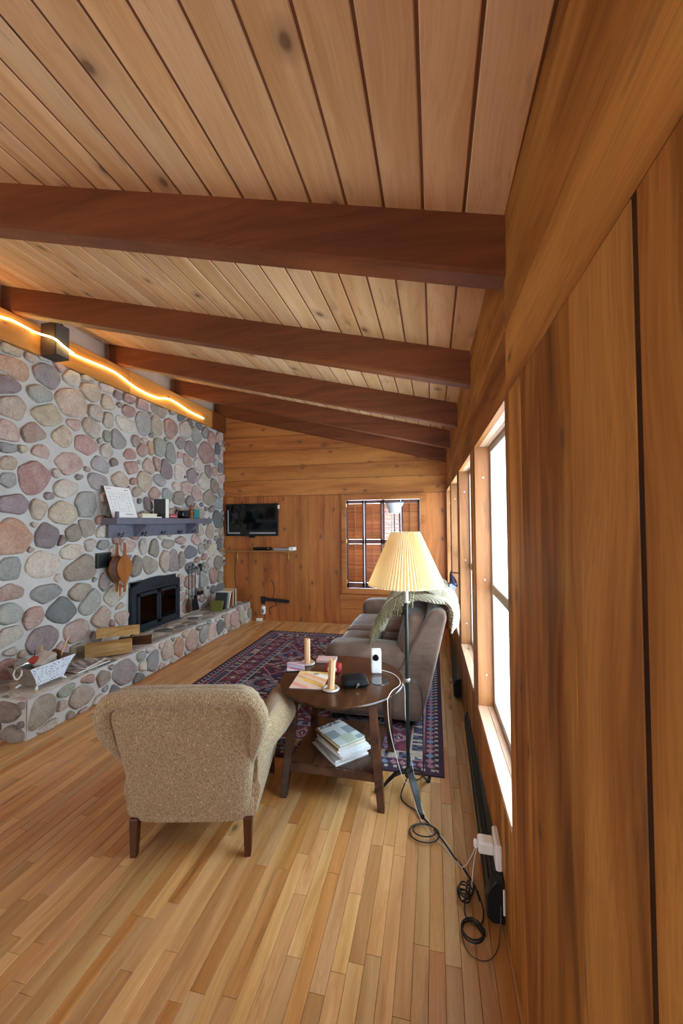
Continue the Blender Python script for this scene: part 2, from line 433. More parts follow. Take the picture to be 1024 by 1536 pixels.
for i, (a, b) in enumerate(WY):
    for k in range(4): vboard(a+(b-a)*k/4, a+(b-a)*(k+1)/4)
    nx = WY[i+1][0] if i < 3 else D
    vboard(b, (b+nx)/2-.02) if nx-b > .15 else vboard(b, nx)
    if nx-b > .15: vboard((b+nx)/2-.02, nx)
# level boards above
mb.mi = 1
for z0, z1 in ((ZS, 2.272), (2.272, 2.590), (2.590, 2.72)):
    y = YB
    while y < D:
        y1 = min(D, y+R.choice([3.2, 4.1, 2.6])); mb.col = rr(); wallbox(mb, y+.0008, y1-.0008, z0+.0012, z1-.0012, .002); y = y1
# thin top strip of the reveal (between window head and the first level board)
for a, b in WY: mb.mi = 1; mb.col = rr(); wallbox(mb, a, b, WZ1, ZS-.001, 0)
# core of the wall behind the boards
mb.mi = 1; mb.col = (.12, .08, .05, .5)
def core(y0, y1, z0, z1): wallbox(mb, y0, y1, z0, z1, 0, .025, .24)
core(YB, WY[0][0]-.02, -.02, 2.8)
# thin dark sheet that paints shade into the board joints
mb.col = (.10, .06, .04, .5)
def joint_shade(y0, y1, z0, z1): wallbox(mb, y0, y1, z0, z1, 0, .0018, .0045)
joint_shade(YB, WY[0][0]-.002, -.02, 2.72); joint_shade(WY[0][0]-.002, D, WZ1+.001, 2.72); joint_shade(WY[0][0]-.002, D, -.02, WZ0-.03)
for i in range(4): joint_shade(WY[i][1]+.002, (WY[i+1][0]-.002) if i < 3 else D, WZ0-.03, WZ1+.001)
for i in range(4):
    a, b = WY[i]; core(a-.02, b+.02, -.02, WZ0-.02); core(a-.02, b+.02, WZ1+.02, 2.8)
    core(b+.02, (WY[i+1][0]-.02) if i < 3 else D+.1, -.02, 2.8)
struct(mb.build('wall_right', [M['pine_v'], M['pine_h']], smooth=0))
# the windows
for i, (a, b) in enumerate(WY):
    def part(nm, boxes, mt, par=None, **k):
        m = MB(); 
        for bx in boxes: m.col = rr(); wallbox(m, *bx)
        o = m.build(nm, M[mt], par, smooth=0, **k); return o
    # jamb lining = the window object itself
    W = struct(part('window_%d' % (i+1), [(a-.018, a, WZ0-.018, WZ1+.018, .001, .0, .115), (b, b+.018, WZ0-.018, WZ1+.018, .001, .0, .115),
        (a-.018, a, WZ0-.018, WZ1+.018, .001, .116, .235), (b, b+.018, WZ0-.018, WZ1+.018, .001, .116, .235)], 'jamb'))
    part('head_lining', [(a, b, WZ1, WZ1+.018, .001, .0255, .06), (a, b, WZ1, WZ1+.018, .001, .0615, .235)], 'sill', W)
    part('window_sill', [(a, b, WZ0-.022, WZ0, .001, -.004, .05), (a, b, WZ0-.022, WZ0, .001, .0515, .235)], 'sill', W)
    zm = 1.205
    part('sash', [(a, a+.02, WZ0, WZ1, .003, .085, .125), (b-.022, b, WZ0, WZ1, .003, .085, .125), (a+.02, b-.022, WZ0, WZ0+.035, .003, .085, .125),
        (a+.02, b-.022, WZ1-.035, WZ1, .003, .085, .125), (a+.02, b-.022, zm-.028, zm+.028, .004, .08, .13)], 'sash', W)
    part('pane', [(a+.02, b-.02, WZ0+.03, zm-.02, 0, .104, .108), (a+.02, b-.02, zm+.02, WZ1-.03, 0, .104, .108)], 'pane', W)
    m = MB()
    for z in (.7, 1.25, 1.85): m.lathe([(.0001, 0), (.006, 0), (.006, .003), (.0001, .004)], 8, M=T(rw(b)+.045, b-.001, z) @ RX(PI/2))
    m.build('screw_plug', M['nickel'], W)

# far wall
mb = MB(); mb.mi = 1
def fb(x0, x1, z0, z1): mb.col = rr(); mb.box(x0+.0012, x1-.0012, D, D+.025, z0+.0012, z1-.0012, .003)
XR = rw(D)
FX0, FX1, FZ0, FZ1 = -1.335, -.20, .56, 1.93      # shuttered opening
for z0, z1 in zip([2.024, 2.284, 2.512, 2.767, 3.01, 3.27, 3.5], [2.284, 2.512, 2.767, 3.01, 3.27, 3.5, 3.75]): fb(-3.6, XR+.02, z0, z1)
mb.mi = 0
vx = [-3.6, -3.239, -2.991, -2.721, -2.461, -2.206, -1.954, -1.70, -1.446]
for a, b in zip(vx[:-1], vx[1:]): fb(a, b, -.02, 2.024)
fb(-1.446, FX0-.02, FZ0-.09, 2.024)
fb(-.16, XR+.02, .5, 2.024)
mb.mi = 1
for z0, z1 in ((-.02, .235), (.235, .47)): fb(-1.446, XR+.02, z0, z1)
fb(FX0-.02, -.16, 1.99, 2.024); fb(-.16, XR+.02, .47, .5)
mb.col = (.10, .06, .04, .5)
for q in ((-3.6, FX0-.02, -.02, 3.6), (FX1+.02, XR+.02, -.02, 3.0), (FX0-.02, FX1+.02, -.02, FZ0-.03), (FX0-.02, FX1+.02, FZ1+.02, 3.2)): mb.box(q[0], q[1], D+.0018, D+.005, q[2], q[3])  # dark sheet behind the faces, standing in for shade between boards
for q in ((-3.8, FX0-.02, -.02, 3.9), (FX1+.02, .5, -.02, 3.9), (FX0-.02, FX1+.02, -.02, FZ0-.02), (FX0-.02, FX1+.02, FZ1+.02, 3.9)): mb.box(q[0], q[1], D+.025, D+.2, q[2], q[3])
struct(mb.build('wall_far', [M['far_v'], M['far_h']], smooth=0))
# shuttered window
m = MB()
for q in ((FX0-.075, FX1+.075, FZ1, FZ1+.08), (FX0-.075, FX1+.075, FZ0-.085, FZ0), (FX0-.075, FX0, FZ0, FZ1), (FX1, FX1+.075, FZ0, FZ1)):
    m.col = rr(); m.box(q[0], q[1], D-.022, D+.0, q[2], q[3], .004)
W5 = struct(m.build('window_5', M['far_h'], smooth=0))
m = MB(); m.col = rr(); m.box(FX0-.09, FX1+.09, D-.035, D, FZ1+.08, FZ1+.095, .003); m.build('head_cap', M['jamb'], W5, smooth=0)
m = MB()
for q in ((FX0-.02, FX0, FZ0, FZ1), (FX1, FX1+.02, FZ0, FZ1), (FX0-.02, FX1+.02, FZ0-.02, FZ0), (FX0-.02, FX1+.02, FZ1, FZ1+.02)): m.box(q[0], q[1], D, D+.18, q[2], q[3])
m.build('window_lining', M['shutf'], W5, smooth=0)
m = MB(); m.box(FX0, FX1, D+.15, D+.155, FZ0, FZ1); m.build('pane', M['pane'], W5, smooth=0)
m = MB(); m.box((FX0+FX1)/2-.02, (FX0+FX1)/2+.02, D+.14, D+.165, FZ0, FZ1, .002); m.build('mullion', M['white'], W5, smooth=0)
pw = (FX1-FX0)/4; zmid = 1.285
for k in range(4):
    x0 = FX0+pw*k+.002; x1 = x0+pw-.004; m = MB(); m.mi = 1; dy = .0
    m.col = rr()
    for q in ((x0, x0+.03, FZ0+.005, FZ1-.005), (x1-.03, x1, FZ0+.005, FZ1-.005), (x0, x1, FZ0+.005, FZ0+.085), (x0, x1, FZ1-.055, FZ1-.005), (x0, x1, zmid-.035, zmid+.03)):
        m.box(q[0], q[1], D+.01, D+.034, q[2], q[3], .002)
    m.mi = 0
    tilt = [.98, .86, .62, 1.35][k]
    for za, zb in ((FZ0+.09, zmid-.04), (zmid+.035, FZ1-.06)):
        n = round((zb-za)/.0235)
        for j in range(n):
            z = za+(j+.5)*(zb-za)/n; m.col = (1, 1, 1, R.random()); m.box(x0+.03, x1-.03, -.0165, .0165, -.002, .002, 0, M=T(0, D+.022, z) @ RX(-tilt))
    sh = m.build('shutter', [M['shut'], M['shutf']], W5, smooth=0)
    m = MB(); m.box((x0+x1)/2-.005, (x0+x1)/2+.005, D-.0, D+.008, FZ0+.11, zmid-.05, .001); m.box((x0+x1)/2-.005, (x0+x1)/2+.005, D-.0, D+.008, zmid+.05, FZ1-.08, .001)
    m.build('tilt_rod', M['shut'], sh, smooth=0)
m = MB()
for z in (.66, 1.29, 1.85): m.box(FX0-.005, FX0+.012, D-.004, D+.01, z-.03, z+.03, .002)
m.build('hinge', M['brass'], W5, smooth=0)

# beams
zbm = .2094
for i in range(5):
    y0 = 1.4586+1.1489*i; y1 = y0+.112
    if i == 4: y0, y1 = 6.045, 6.138
    xr = rw((y0+y1)/2); xl = -3.52; m = MB(); c = .012; m.col = (1, 1, 1, .3+.09*i)
    def sec(x, z0, z1): return [(x, y0, z1), (x, y0, z0+c), (x, y0+c, z0), (x, y1-c, z0), (x, y1, z0+c), (x, y1, z1)]
    m.loft([sec(xl+(xr-xl)*k/12, zc(xl+(xr-xl)*k/12)-zbm, zc(xl+(xr-xl)*k/12)+.01) for k in range(13)])
    lab = ['dark brown ceiling beam nearest the viewer, broadest in view under the pine boards', 'second brown ceiling beam, its left end near the dark wall speaker', 'third brown ceiling beam from the viewer, between second and fourth',
        'fourth brown ceiling beam, next to last before the far wall', 'brown end beam lying against the panelled far wall'][i]
    o = m.build('ceiling_beam', M['beam'], smooth=30)
    tag(o, lab, 'beam', 'sloping ceiling beams')
# ------------------------------------------------------------------ stone work
SC = {'t': 'b6a18c', 'p': 'bc9c8e', 'm': '93827e', 'g': '9d9890', 'r': 'b08a7e', 'b': '9c8c7d', 'o': 'be9476', 'w': 'c2b1a2', 'd': '7a7876'}
STONES = "2.63,3.08,0.086,0.075,t 2.8,3.08,0.052,0.051,t 2.93,3.12,0.064,0.041,w 2.95,2.96,0.138,0.11,m 2.64,2.93,0.15,0.098,o 2.59,2.76,0.113,0.083,m 2.89,2.77,0.115,0.088,g 2.65,2.59,0.121,0.096,t 2.97,2.6,0.163,0.11,t 3.2,2.78,0.172,0.136,t 3.2,3.02,0.099,0.076,w 3.08,3.11,0.084,0.055,r 3.4,3.1,0.108,0.043,t 3.44,2.95,0.135,0.098,t 3.63,3.08,0.098,0.066,w 3.64,2.91,0.083,0.084,t 3.49,2.76,0.092,0.087,w 3.66,2.73,0.072,0.097,t 3.24,2.58,0.084,0.055,p 3.45,2.59,0.124,0.092,t 3.67,2.54,0.073,0.073,g 3.12,2.43,0.121,0.09,t 2.83,2.41,0.121,0.081,r 2.61,2.37,0.093,0.09,p 2.61,2.24,0.071,0.048,g 2.73,2.25,0.045,0.033,t 2.9,2.26,0.089,0.055,p 3.37,2.4,0.13,0.099,r 3.65,2.39,0.095,0.084,w 2.61,2.11,0.066,0.06,t 2.62,1.97,0.076,0.064,g 2.84,2.02,0.147,0.132,r 3.18,2.19,0.157,0.105,p 3.56,2.22,0.138,0.07,g 3.53,2.04,0.139,0.087,g 3.16,1.94,0.129,0.088,w 3.4,1.81,0.138,0.133,g 2.66,1.77,0.121,0.084,m 2.88,1.74,0.077,0.086,t 3.12,1.7,0.131,0.108,t 2.64,1.49,0.171,0.154,o 2.98,1.5,0.12,0.099,m 3.11,1.45,0.035,0.047,m 3.25,1.5,0.1,0.076,b 3.39,1.55,0.107,0.087,b 3.23,1.33,0.145,0.073,w 3.44,1.39,0.075,0.059,w 3.6,1.37,0.092,0.056,g 2.92,1.22,0.174,0.114,w 3.33,1.15,0.207,0.11,b 2.64,1.24,0.094,0.101,g 3.62,0.97,0.074,0.094,m 2.64,1.04,0.121,0.07,r 2.97,0.98,0.178,0.08,g 3.32,0.92,0.144,0.094,b 3.77,0.81,0.173,0.097,t 3.44,0.79,0.144,0.126,g 3.12,0.77,0.158,0.104,d 2.84,0.79,0.085,0.091,p 2.64,0.86,0.113,0.091,g 2.64,0.68,0.108,0.078,w 2.95,0.57,0.15,0.12,m 3.28,0.55,0.144,0.108,p 3.58,0.6,0.137,0.096,p 3.86,0.55,0.092,0.069,p 3.85,0.68,0.087,0.033,t 3.43,0.32,0.052,0.056,p 3.86,0.96,0.155,0.062,b 3.97,3.04,0.093,0.051,r 4.19,3.06,0.107,0.076,p 4.49,3.06,0.162,0.084,b 4.75,3.1,0.086,0.042,g 4.96,3.08,0.107,0.048,d 3.93,2.73,0.144,0.086,w 4.2,2.8,0.118,0.14,g 3.96,2.9,0.102,0.072,r 4.45,2.84,0.13,0.123,t 4.74,2.88,0.158,0.13,r 5.06,2.94,0.133,0.124,w 5.16,3.05,0.099,0.054,d 5.33,2.92,0.129,0.121,g 5.4,3.05,0.074,0.056,d 5.56,2.99,0.087,0.077,g 5.73,2.95,0.1,0.109,r 5.91,2.8,0.058,0.107,d 3.79,2.53,0.198,0.097,g 4.07,2.58,0.066,0.055,b 4.19,2.5,0.085,0.075,r 4.33,2.55,0.062,0.089,o 4.5,2.57,0.126,0.124,g 4.94,2.7,0.099,0.078,m 5.19,2.68,0.162,0.104,m 4.73,2.54,0.131,0.138,g 5.6,2.68,0.22,0.165,r 3.98,2.39,0.147,0.054,r 4.01,2.25,0.128,0.076,r 4.29,2.31,0.1,0.084,t 4.46,2.36,0.071,0.095,r 4.63,2.31,0.151,0.143,m 5.1,2.49,0.097,0.089,p 5.39,2.47,0.131,0.084,w 4.93,2.31,0.105,0.108,w 5.21,2.27,0.116,0.1,m 5.66,2.42,0.107,0.102,m 5.84,2.43,0.066,0.075,r 3.83,2.08,0.124,0.08,t 4.23,2.11,0.13,0.117,t 4.51,2.15,0.115,0.076,g 4.04,2.09,0.055,0.04,r 5.52,2.22,0.162,0.124,w 5.06,2.1,0.118,0.097,p 5.34,2.03,0.129,0.111,p 5.85,2.2,0.132,0.105,b 4.41,1.96,0.139,0.074,r 4.65,1.97,0.102,0.09,g 4.9,1.93,0.132,0.09,b 5.15,1.91,0.091,0.079,b 5.65,1.98,0.142,0.116,b 4.85,2.1,0.096,0.047,w 3.97,1.34,0.15,0.075,p 4.23,1.32,0.095,0.1,w 4.4,1.26,0.108,0.154,b 4.66,1.32,0.147,0.063,b 4.95,1.36,0.156,0.057,p 5.31,1.34,0.167,0.05,p 5.19,1.19,0.169,0.079,d 5.44,1.2,0.073,0.072,g 5.57,1.23,0.057,0.053,b 4.33,1.11,0.142,0.131,b 4.6,1.1,0.096,0.16,t 4.78,1.09,0.103,0.152,m 4.97,1.09,0.063,0.133,b 4.1,1.08,0.102,0.121,b 5.35,1.05,0.089,0.035,r 5.7,0.97,0.089,0.075,w 5.93,0.95,0.107,0.133,b 5.79,0.77,0.102,0.125,r 6.0,0.71,0.087,0.101,b 6.0,0.54,0.108,0.073,d 4.94,0.82,0.085,0.066,p 4.97,0.56,0.109,0.057,p 5.59,0.31,0.153,0.063,d 5.84,0.32,0.093,0.087,g 5.46,0.44,0.11,0.041,r 5.59,0.5,0.077,0.063,w 5.97,1.25,0.075,0.101,d 5.92,1.65,0.128,0.122,d"
def stone_field(m, seeds, rect, P, gap=.022, h=.04, fill=(.05, .11), hole=None, pal='ttpmggrbbwwpd', seed=1, minfill=.028, dark=1.0, tries=5000):
    """irregular rounded field stones set in mortar; P(a,b,n) maps wall coordinates to space"""
    q = random.Random(seed); S = [list(s) for s in seeds]; a0, b0, a1, b1 = rect
    hole = hole or []
    S = [s for s in S if not any(x0 < s[0] < x1 and z0 < s[1] < z1 for x0, z0, x1, z1 in hole)]
    for k in range(tries):
        big = fill[1]*(1-k/tries)**1.3+minfill*(1-(1-k/tries)**1.3)
        ha = big*q.uniform(.85, 1.25); hb = big*q.uniform(.65, 1.0)
        a = q.uniform(a0, a1); b = q.uniform(b0, b1)
        if any(x0-.3*ha < a < x1+.3*ha and z0-.3*hb < b < z1+.3*hb for x0, z0, x1, z1 in hole): continue
        ok = True
        for s in S:
            if abs(a-s[0]) < .8 and ((a-s[0])/(ha+s[2]+gap*.5))**2+((b-s[1])/(hb+s[3]+gap*.5))**2 < .92: ok = False; break
        if ok: S.append([a, b, ha, hb, q.choice(pal)])
    N = 26
    for i, s in enumerate(S):
        a, b, ha, hb, cc = s
        nb = []
        for j, t in enumerate(S):
            if j == i: continue
            dx, dz = t[0]-a, t[1]-b; L = math.hypot(dx, dz)
            if L > .8: continue
            ux, uz = dx/L, dz/L
            ri = 1/math.sqrt((ux/ha)**2+(uz/hb)**2); rj = 1/math.sqrt((ux/t[2])**2+(uz/t[3])**2)
            if ri+rj+.12 < L: continue
            nb.append((ux, uz, L*ri/(ri+rj)-gap/2))
        rad = []; ex = q.uniform(2.6, 4.2); rot = q.uniform(-.3, .3); ph = q.uniform(0, 50)
        chips = [(q.uniform(0, 2*PI), q.uniform(.88, 1.22)) for _ in range(q.choice([5, 6, 7, 8]))]
        chips = [(math.cos(t_), math.sin(t_), k_/math.sqrt((math.cos(t_)/ha)**2+(math.sin(t_)/hb)**2)) for t_, k_ in chips]
        for k in range(N):
            th = 2*PI*k/N; c_, s_ = math.cos(th), math.sin(th)
            cr, sr = math.cos(th-rot), math.sin(th-rot)
            r = 1/((abs(cr)/ha)**ex+(abs(sr)/hb)**ex)**(1/ex)
            r *= 1.42+.2*noise.noise(Vector((c_*1.1+ph, s_*1.1, 0)))
            for ux, uz, lim in nb+chips:
                d = c_*ux+s_*uz
                if d > .05: r = min(r, max(lim, .012)/d)
            for lim, d in ((a-a0+.0, -c_), (a1-a, c_), (b-b0, -s_), (b1-b, s_)):
                if d > .05: r = min(r, max(lim, .01)/d)
            for x0, z0, x1, z1 in hole:
                for t_ in range(6):
                    if x0-.012 < a+c_*r < x1+.012 and z0-.012 < b+s_*r < z1+.012: r *= .88
            rad.append(r)
        rad = [(rad[k-1]+5*rad[k]+rad[(k+1) % N])/7 for k in range(N)]
        if max(rad) < .016: continue
        base = lin(SC[cc]); v = q.uniform(.86, 1.12)*dark; base = [min(1, x*v*q.uniform(.95, 1.05)) for x in base]
        m.col = (*base, q.random()); hh = h*q.uniform(.7, 1.25)*min(1, (ha+hb)/.12+.35)
        ta, tb = q.uniform(-.12, .12), q.uniform(-.12, .12)
        rings = []
        for sc_, n_ in ((1.0, -.006), (.99, hh*.4), (.95, hh*.75), (.86, hh*.95), (.6, hh*1.03), (.25, hh*1.05)):
            ring = []
            for k in range(N):
                th = 2*PI*k/N; da, db = math.cos(th)*rad[k]*sc_, math.sin(th)*rad[k]*sc_
                nn = n_+(da*ta+db*tb)*(1 if n_ > 0 else 0)+.007*noise.noise(Vector(((a+da)*14, (b+db)*14, ph)))*(1 if n_ > 0 else 0)
                ring.append(P(a+da, b+db, nn))
            rings.append(ring)
        bi = len(m.v); m.loft(rings, cap=False)
        m.v.append(P(a, b, hh*1.05)); ci = len(m.v)-1; l0 = bi+5*N
        for k in range(N): m.f.append([l0+k, l0+(k+1) % N, ci]); m.c.append(m.col); m.mi and 0; m.m.append(m.mi)
def mortar_face(m, rect, P, step=.05, hole=None, amp=.008, dirv=1):
    a0, b0, a1, b1 = rect; na = max(2, int((a1-a0)/step)); nb = max(2, int((b1-b0)/step)); m.col = (1, 1, 1, .5)
    b = len(m.v)
    for i in range(na+1):
        for j in range(nb+1):
            x = a0+(a1-a0)*i/na; z = b0+(b1-b0)*j/nb
            m.v.append(P(x, z, .004+amp*noise.noise(Vector((x*9, z*9, 3.3)))))
    for i in range(na):
        for j in range(nb):
            x = a0+(a1-a0)*(i+.5)/na; z = b0+(b1-b0)*(j+.5)/nb
            if hole and any(x0 < x < x1 and z0 < z < z1 for x0, z0, x1, z1 in hole): continue
            m.f.append([b+i*(nb+1)+j, b+(i+1)*(nb+1)+j, b+(i+1)*(nb+1)+j+1, b+i*(nb+1)+j+1]); m.c.append(m.col); m.m.append(m.mi)
seeds = []
for t in STONES.split():
    q = t.split(','); seeds.append((float(q[0]), float(q[1]), float(q[2]), float(q[3]), q[4]))
FPH = (3.985, .2, 4.87, .93); VH = (3.50, 1.12, 3.70, 1.30)
YS = -.9       # the stone stops here, behind the viewer
m = MB(); m.mi = 1
PW = lambda a, b, n: (XL+n, a, b)
rect = (YS, .0, 6.125, 3.11)
mortar_face(m, rect, PW, .06, [FPH])
m.box(XL-.25, XL+.0, YS, 6.125, -.02, .2); m.box(XL-.25, XL, YS, 3.985, .2, 3.11); m.box(XL-.25, XL, 4.87, 6.125, .2, 3.11); m.box(XL-.25, XL, 3.985, 4.87, .93, 3.11)
m.mi = 0
stone_field(m, seeds, (YS, .31, 6.125, 3.10), PW, hole=[FPH, VH], seed=5, gap=.02, fill=(.055, .12), tries=9000)
# quoins on the far end, facing back to the panelled wall
struct(m.build('wall_left', [M['stone'], M['mortar']], smooth=50, recalc=False))
# pine wall beyond the stone (behind viewer) and frieze above the header
m = MB(); 
for k in range(7): m.col = rr(); m.box(XL-.03, XL, YB+.24*k, YB+.24*(k+1)-.003, 0, 3.11, .003)
m.col = (.5, .4, .3, .5); m.box(XL-.25, XL-.03, YB, YS, 0, 3.11)
struct(m.build('wall_left_return', M['pine_v'], smooth=0)); bpy.data.objects['wall_left_return'].name = 'trim_3'
m = MB(); m.box(-3.66, -3.60, YB, D, 3.05, 3.75); struct(m.build('trim_2', M['trimw'], smooth=0))
# header beam above the stone wall
m = MB(); y = YB
for y1 in (.9, 3.95, D-.05): m.col = rr(); m.box(-3.60, XL+.045, y, y1-.002, 3.11, 3.372, .006); y = y1
m.mi = 1; m.col = (1, 1, 1, .4)
m.box(-3.6, XL+.052, D-.42, D-.005, 3.105, 3.375, .006)
struct(m.build('trim_1', [M['header'], M['beam']], smooth=0))

# hearth: raised stone bench
HX, HY0, HY1, HZ = -2.955, 2.40, 6.10, .295
m = MB(); m.mi = 1
PF = lambda a, b, n: (HX+n, a, b)
PT = lambda a, b, n: (b, a, HZ+n*.55)
PN = lambda a, b, n: (a, HY0-n, b)
PE = lambda a, b, n: (a, HY1+n, b)
m.box(XL+.002, HX, HY0, HY1, -.01, HZ)
mortar_face(m, (HY0, 0, HY1, HZ), PF, .04); mortar_face(m, (HY0, XL, HY1, HX), PT, .04); mortar_face(m, (XL, 0, HX, HZ), PN, .04)
m.mi = 0
hs = [(2.52, .17, .1, .1, 'b'), (2.56, .03, .15, .04, 'w'), (2.86, .13, .13, .09, 't'), (3.1, .2, .06, .07, 'b'), (3.36, .16, .15, .12, 'm'), (3.05, .03, .09, .03, 'w'), (3.75, .13, .1, .1, 'g'), (3.99, .16, .1, .1, 't'), (4.2, .15, .09, .12, 'o'), (4.45, .13, .11, .12, 'r'), (4.72, .15, .09, .12, 'g'),
      (4.92, .13, .1, .12, 'p'), (5.15, .13, .1, .1, 'd'), (5.33, .17, .07, .11, 't'), (5.55, .15, .12, .12, 'r'), (5.8, .14, .1, .11, 't')]
stone_field(m, hs, (HY0, .0, HY1, HZ-.01), PF, fill=(.05, .09), h=.035, seed=3, gap=.02, tries=1500)
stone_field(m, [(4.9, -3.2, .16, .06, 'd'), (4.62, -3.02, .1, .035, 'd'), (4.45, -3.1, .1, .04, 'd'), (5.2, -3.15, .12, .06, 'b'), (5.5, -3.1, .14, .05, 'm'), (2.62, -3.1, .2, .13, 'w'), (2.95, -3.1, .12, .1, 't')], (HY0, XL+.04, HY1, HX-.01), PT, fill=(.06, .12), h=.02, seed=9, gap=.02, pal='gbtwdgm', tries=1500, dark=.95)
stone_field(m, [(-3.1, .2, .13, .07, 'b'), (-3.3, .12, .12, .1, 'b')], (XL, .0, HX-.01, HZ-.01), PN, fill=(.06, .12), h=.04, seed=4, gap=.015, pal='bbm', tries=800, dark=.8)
stone_field(m, [], (XL, .0, HX, HZ-.01), PE, fill=(.06, .12), h=.03, seed=6, gap=.015, pal='wtg', tries=500)
o = m.build('hearth', [M['stone'], M['mortar']], smooth=50, recalc=False)
tag(o, 'raised stone hearth bench running along the foot of the stone wall', 'hearth')

# fireplace insert
F = thing('fireplace_insert', 'black arched iron fireplace insert with two glass doors in the stone wall', 'fireplace', (XL, 4.43, .30))
def arch(w, h, r, n=14, z0=0):
    return [(-w, z0), (w, z0)]+[(w-2*w*i/n, h+r*(1-((w-2*w*i/n)/w)**2)) for i in range(n+1)]
def frame(m, out, inn, x0, x1):
    a = [(x0, u, v) for u, v in out]; b = [(x1, u, v) for u, v in out]; c = [(x0, u, v) for u, v in inn]; d = [(x1, u, v) for u, v in inn]
    n = len(a); vs = a+b+c+d; fs = []
    for i in range(n):
        j = (i+1) % n
        fs += [[i, j, n+j, n+i], [n+i, n+j, 3*n+j, 3*n+i], [3*n+i, 3*n+j, 2*n+j, 2*n+i], [2*n+i, 2*n+j, j, i]]
    m.add(vs, fs)
m = MB(); frame(m, arch(.445, .55, .08), arch(.375, .47, .008, z0=.055), -.02, .055); m.build('surround', M['iron'], F, smooth=30, bevel=.004)
m = MB(); m.box(-.3, -.28, -.44, .44, 0, .6); m.box(-.3, 0, -.44, -.42, 0, .6); m.box(-.3, 0, .42, .44, 0, .6); m.box(-.3, 0, -.44, .44, .6, .62); m.box(-.3, .0, -.44, .44, -.02, 0); m.build('firebox', M['ember'], F, smooth=0)
for sd in (-1, 1):
    m = MB(); x0, x1 = (-.37, -.004) if sd < 0 else (.004, .37)
    for q in ((x0, x0+.035, .06, .47), (x1-.035, x1, .06, .47), (x0, x1, .06, .1), (x0, x1, .43, .47)): m.box(.05, .072, q[0], q[1], q[2], q[3], .003)
    d = m.build('fireplace_door', M['iron'], F, smooth=0)
    m = MB(); m.box(.058, .062, x0+.03, x1-.03, .09, .44); m.build('door_glass', M['fglass'], d, smooth=0)
    m = MB(); hx = -.02 if sd < 0 else .02; m.tube([(.072, hx, .40), (.1, hx, .405), (.1, hx*2.5, .41)], .006, 8); m.build('handle', M['blk'], d)
m = MB()
for k in range(5): m.tube([(-.2+.03*k, -.2, .04+.02*(k % 2)), (-.15, .25-.03*k, .06+.025*(k % 3))], .03, 8)
m.build('charred_log', M['ember'], F)
m = MB()
for k in range(6): m.lathe([(.0001, 0), (.012, 0), (.012, .005), (.0001, .01)], 8, M=T(.055, -.1+.04*k, .525) @ RY(PI/2))
m.build('vent_knob', M['blk'], F)

# mantel shelf
F = thing('mantel_shelf', 'slate blue wooden mantel shelf with coat hooks on the stone wall', 'shelf', (XL+.058, 3.53, 0))
m = MB(); m.box(-.05, .20, 0, 1.82, 1.59, 1.66, .004); m.build('shelf_board', M['mantel'], F, smooth=0)
m = MB(); m.box(0, .02, .08, 1.76, 1.445, 1.59, .003); m.build('back_board', M['mantel'], F, smooth=0)
m = MB(); m.box(.165, .20, .0, .03, 1.66, 1.725, .003); m.build('end_stop', M['mantel'], F, smooth=0)
for y in (.45, 1.45):
    m = MB(); m.prism([(.02, 1.59), (.18, 1.59), (.18, 1.575), (.05, 1.45), (.02, 1.45)], 1, y, y+.035); m.build('shelf_bracket', M['mantel'], F, smooth=0, bevel=.002)
for k, y in enumerate((.22, .58, .93, 1.27, 1.58)):
    m = MB(); z = 1.475
    m.lathe([(.0001, 0), (.014, 0), (.012, .006), (.0001, .008)], 10, M=T(.02, y, z) @ RY(PI/2) )
    m.tube(spline([(.025, y, z), (.06, y, z-.02), (.075, y, z+.0), (.07, y, z+.02)], 5), .004, 6)
    for s in (-1, 1): m.tube(spline([(.025, y, z+.01), (.05, y+s*.015, z+.005), (.06, y+s*.03, z+.015), (.055, y+s*.035, z+.03)], 5), .004, 6)
    m.build('coat_hook', M['blk'], F)
# things hung and set on the mantel
F = thing('fireplace_bellows', 'wooden bellows with brown leather hanging from the first mantel hook', 'bellows', (XL+.125, 3.72, .86), 0)
def leafp(w, h, z0):
    return [(w*math.sin(PI*min(1, t)**.8)*(1 if t < 1 else 1), z0+h*t) for t in [i/14 for i in range(15)]]
Ms = RZ(.05)
for k, dx in enumerate((-.04, .055)):
    m = MB(); pr = [(.014, 0), (.016, .09), (.05, .13), (.1, .2), (.115, .26), (.1, .32), (.06, .37), (.02, .40), (.016, .47), (.012, .53)]
    poly = [(r, z) for r, z in pr]+[(-r, z) for r, z in pr[::-1]]
    m.prism(poly, 0, dx-.007, dx+.007, Ms @ T(0, 0, .0) @ RX(0)); m.build('bellows_board', M['belw'], F, smooth=0, bevel=.003)
m = MB(); rings = []
for k in range(9):
    u = -.03+.07*k/8; sc_ = .93 if k % 2 else 1.02
    rings.append([(u, r*sc_, .245+(z-.245)*sc_) for r, z in [(.05, .13), (.1, .2), (.112, .26), (.1, .32), (.05, .37), (-.05, .37), (-.1, .32), (-.112, .26), (-.1, .2), (-.05, .13)]])
m.loft(rings, M=Ms); m.build('leather_body', M['leather'], F, smooth=0)
m = MB(); m.lathe([(.006, -.05), (.009, .0), (.016, .09)], 12, M=Ms); m.build('nozzle', M['copper'], F)
m = MB(); m.tube(spline([(0, 0, .5), (.0, .012, .56), (-.01, 0, .615), (0, -.012, .56), (0, 0, .5)], 6), .003, 6); m.build('hanging_loop', M['leather'], F)
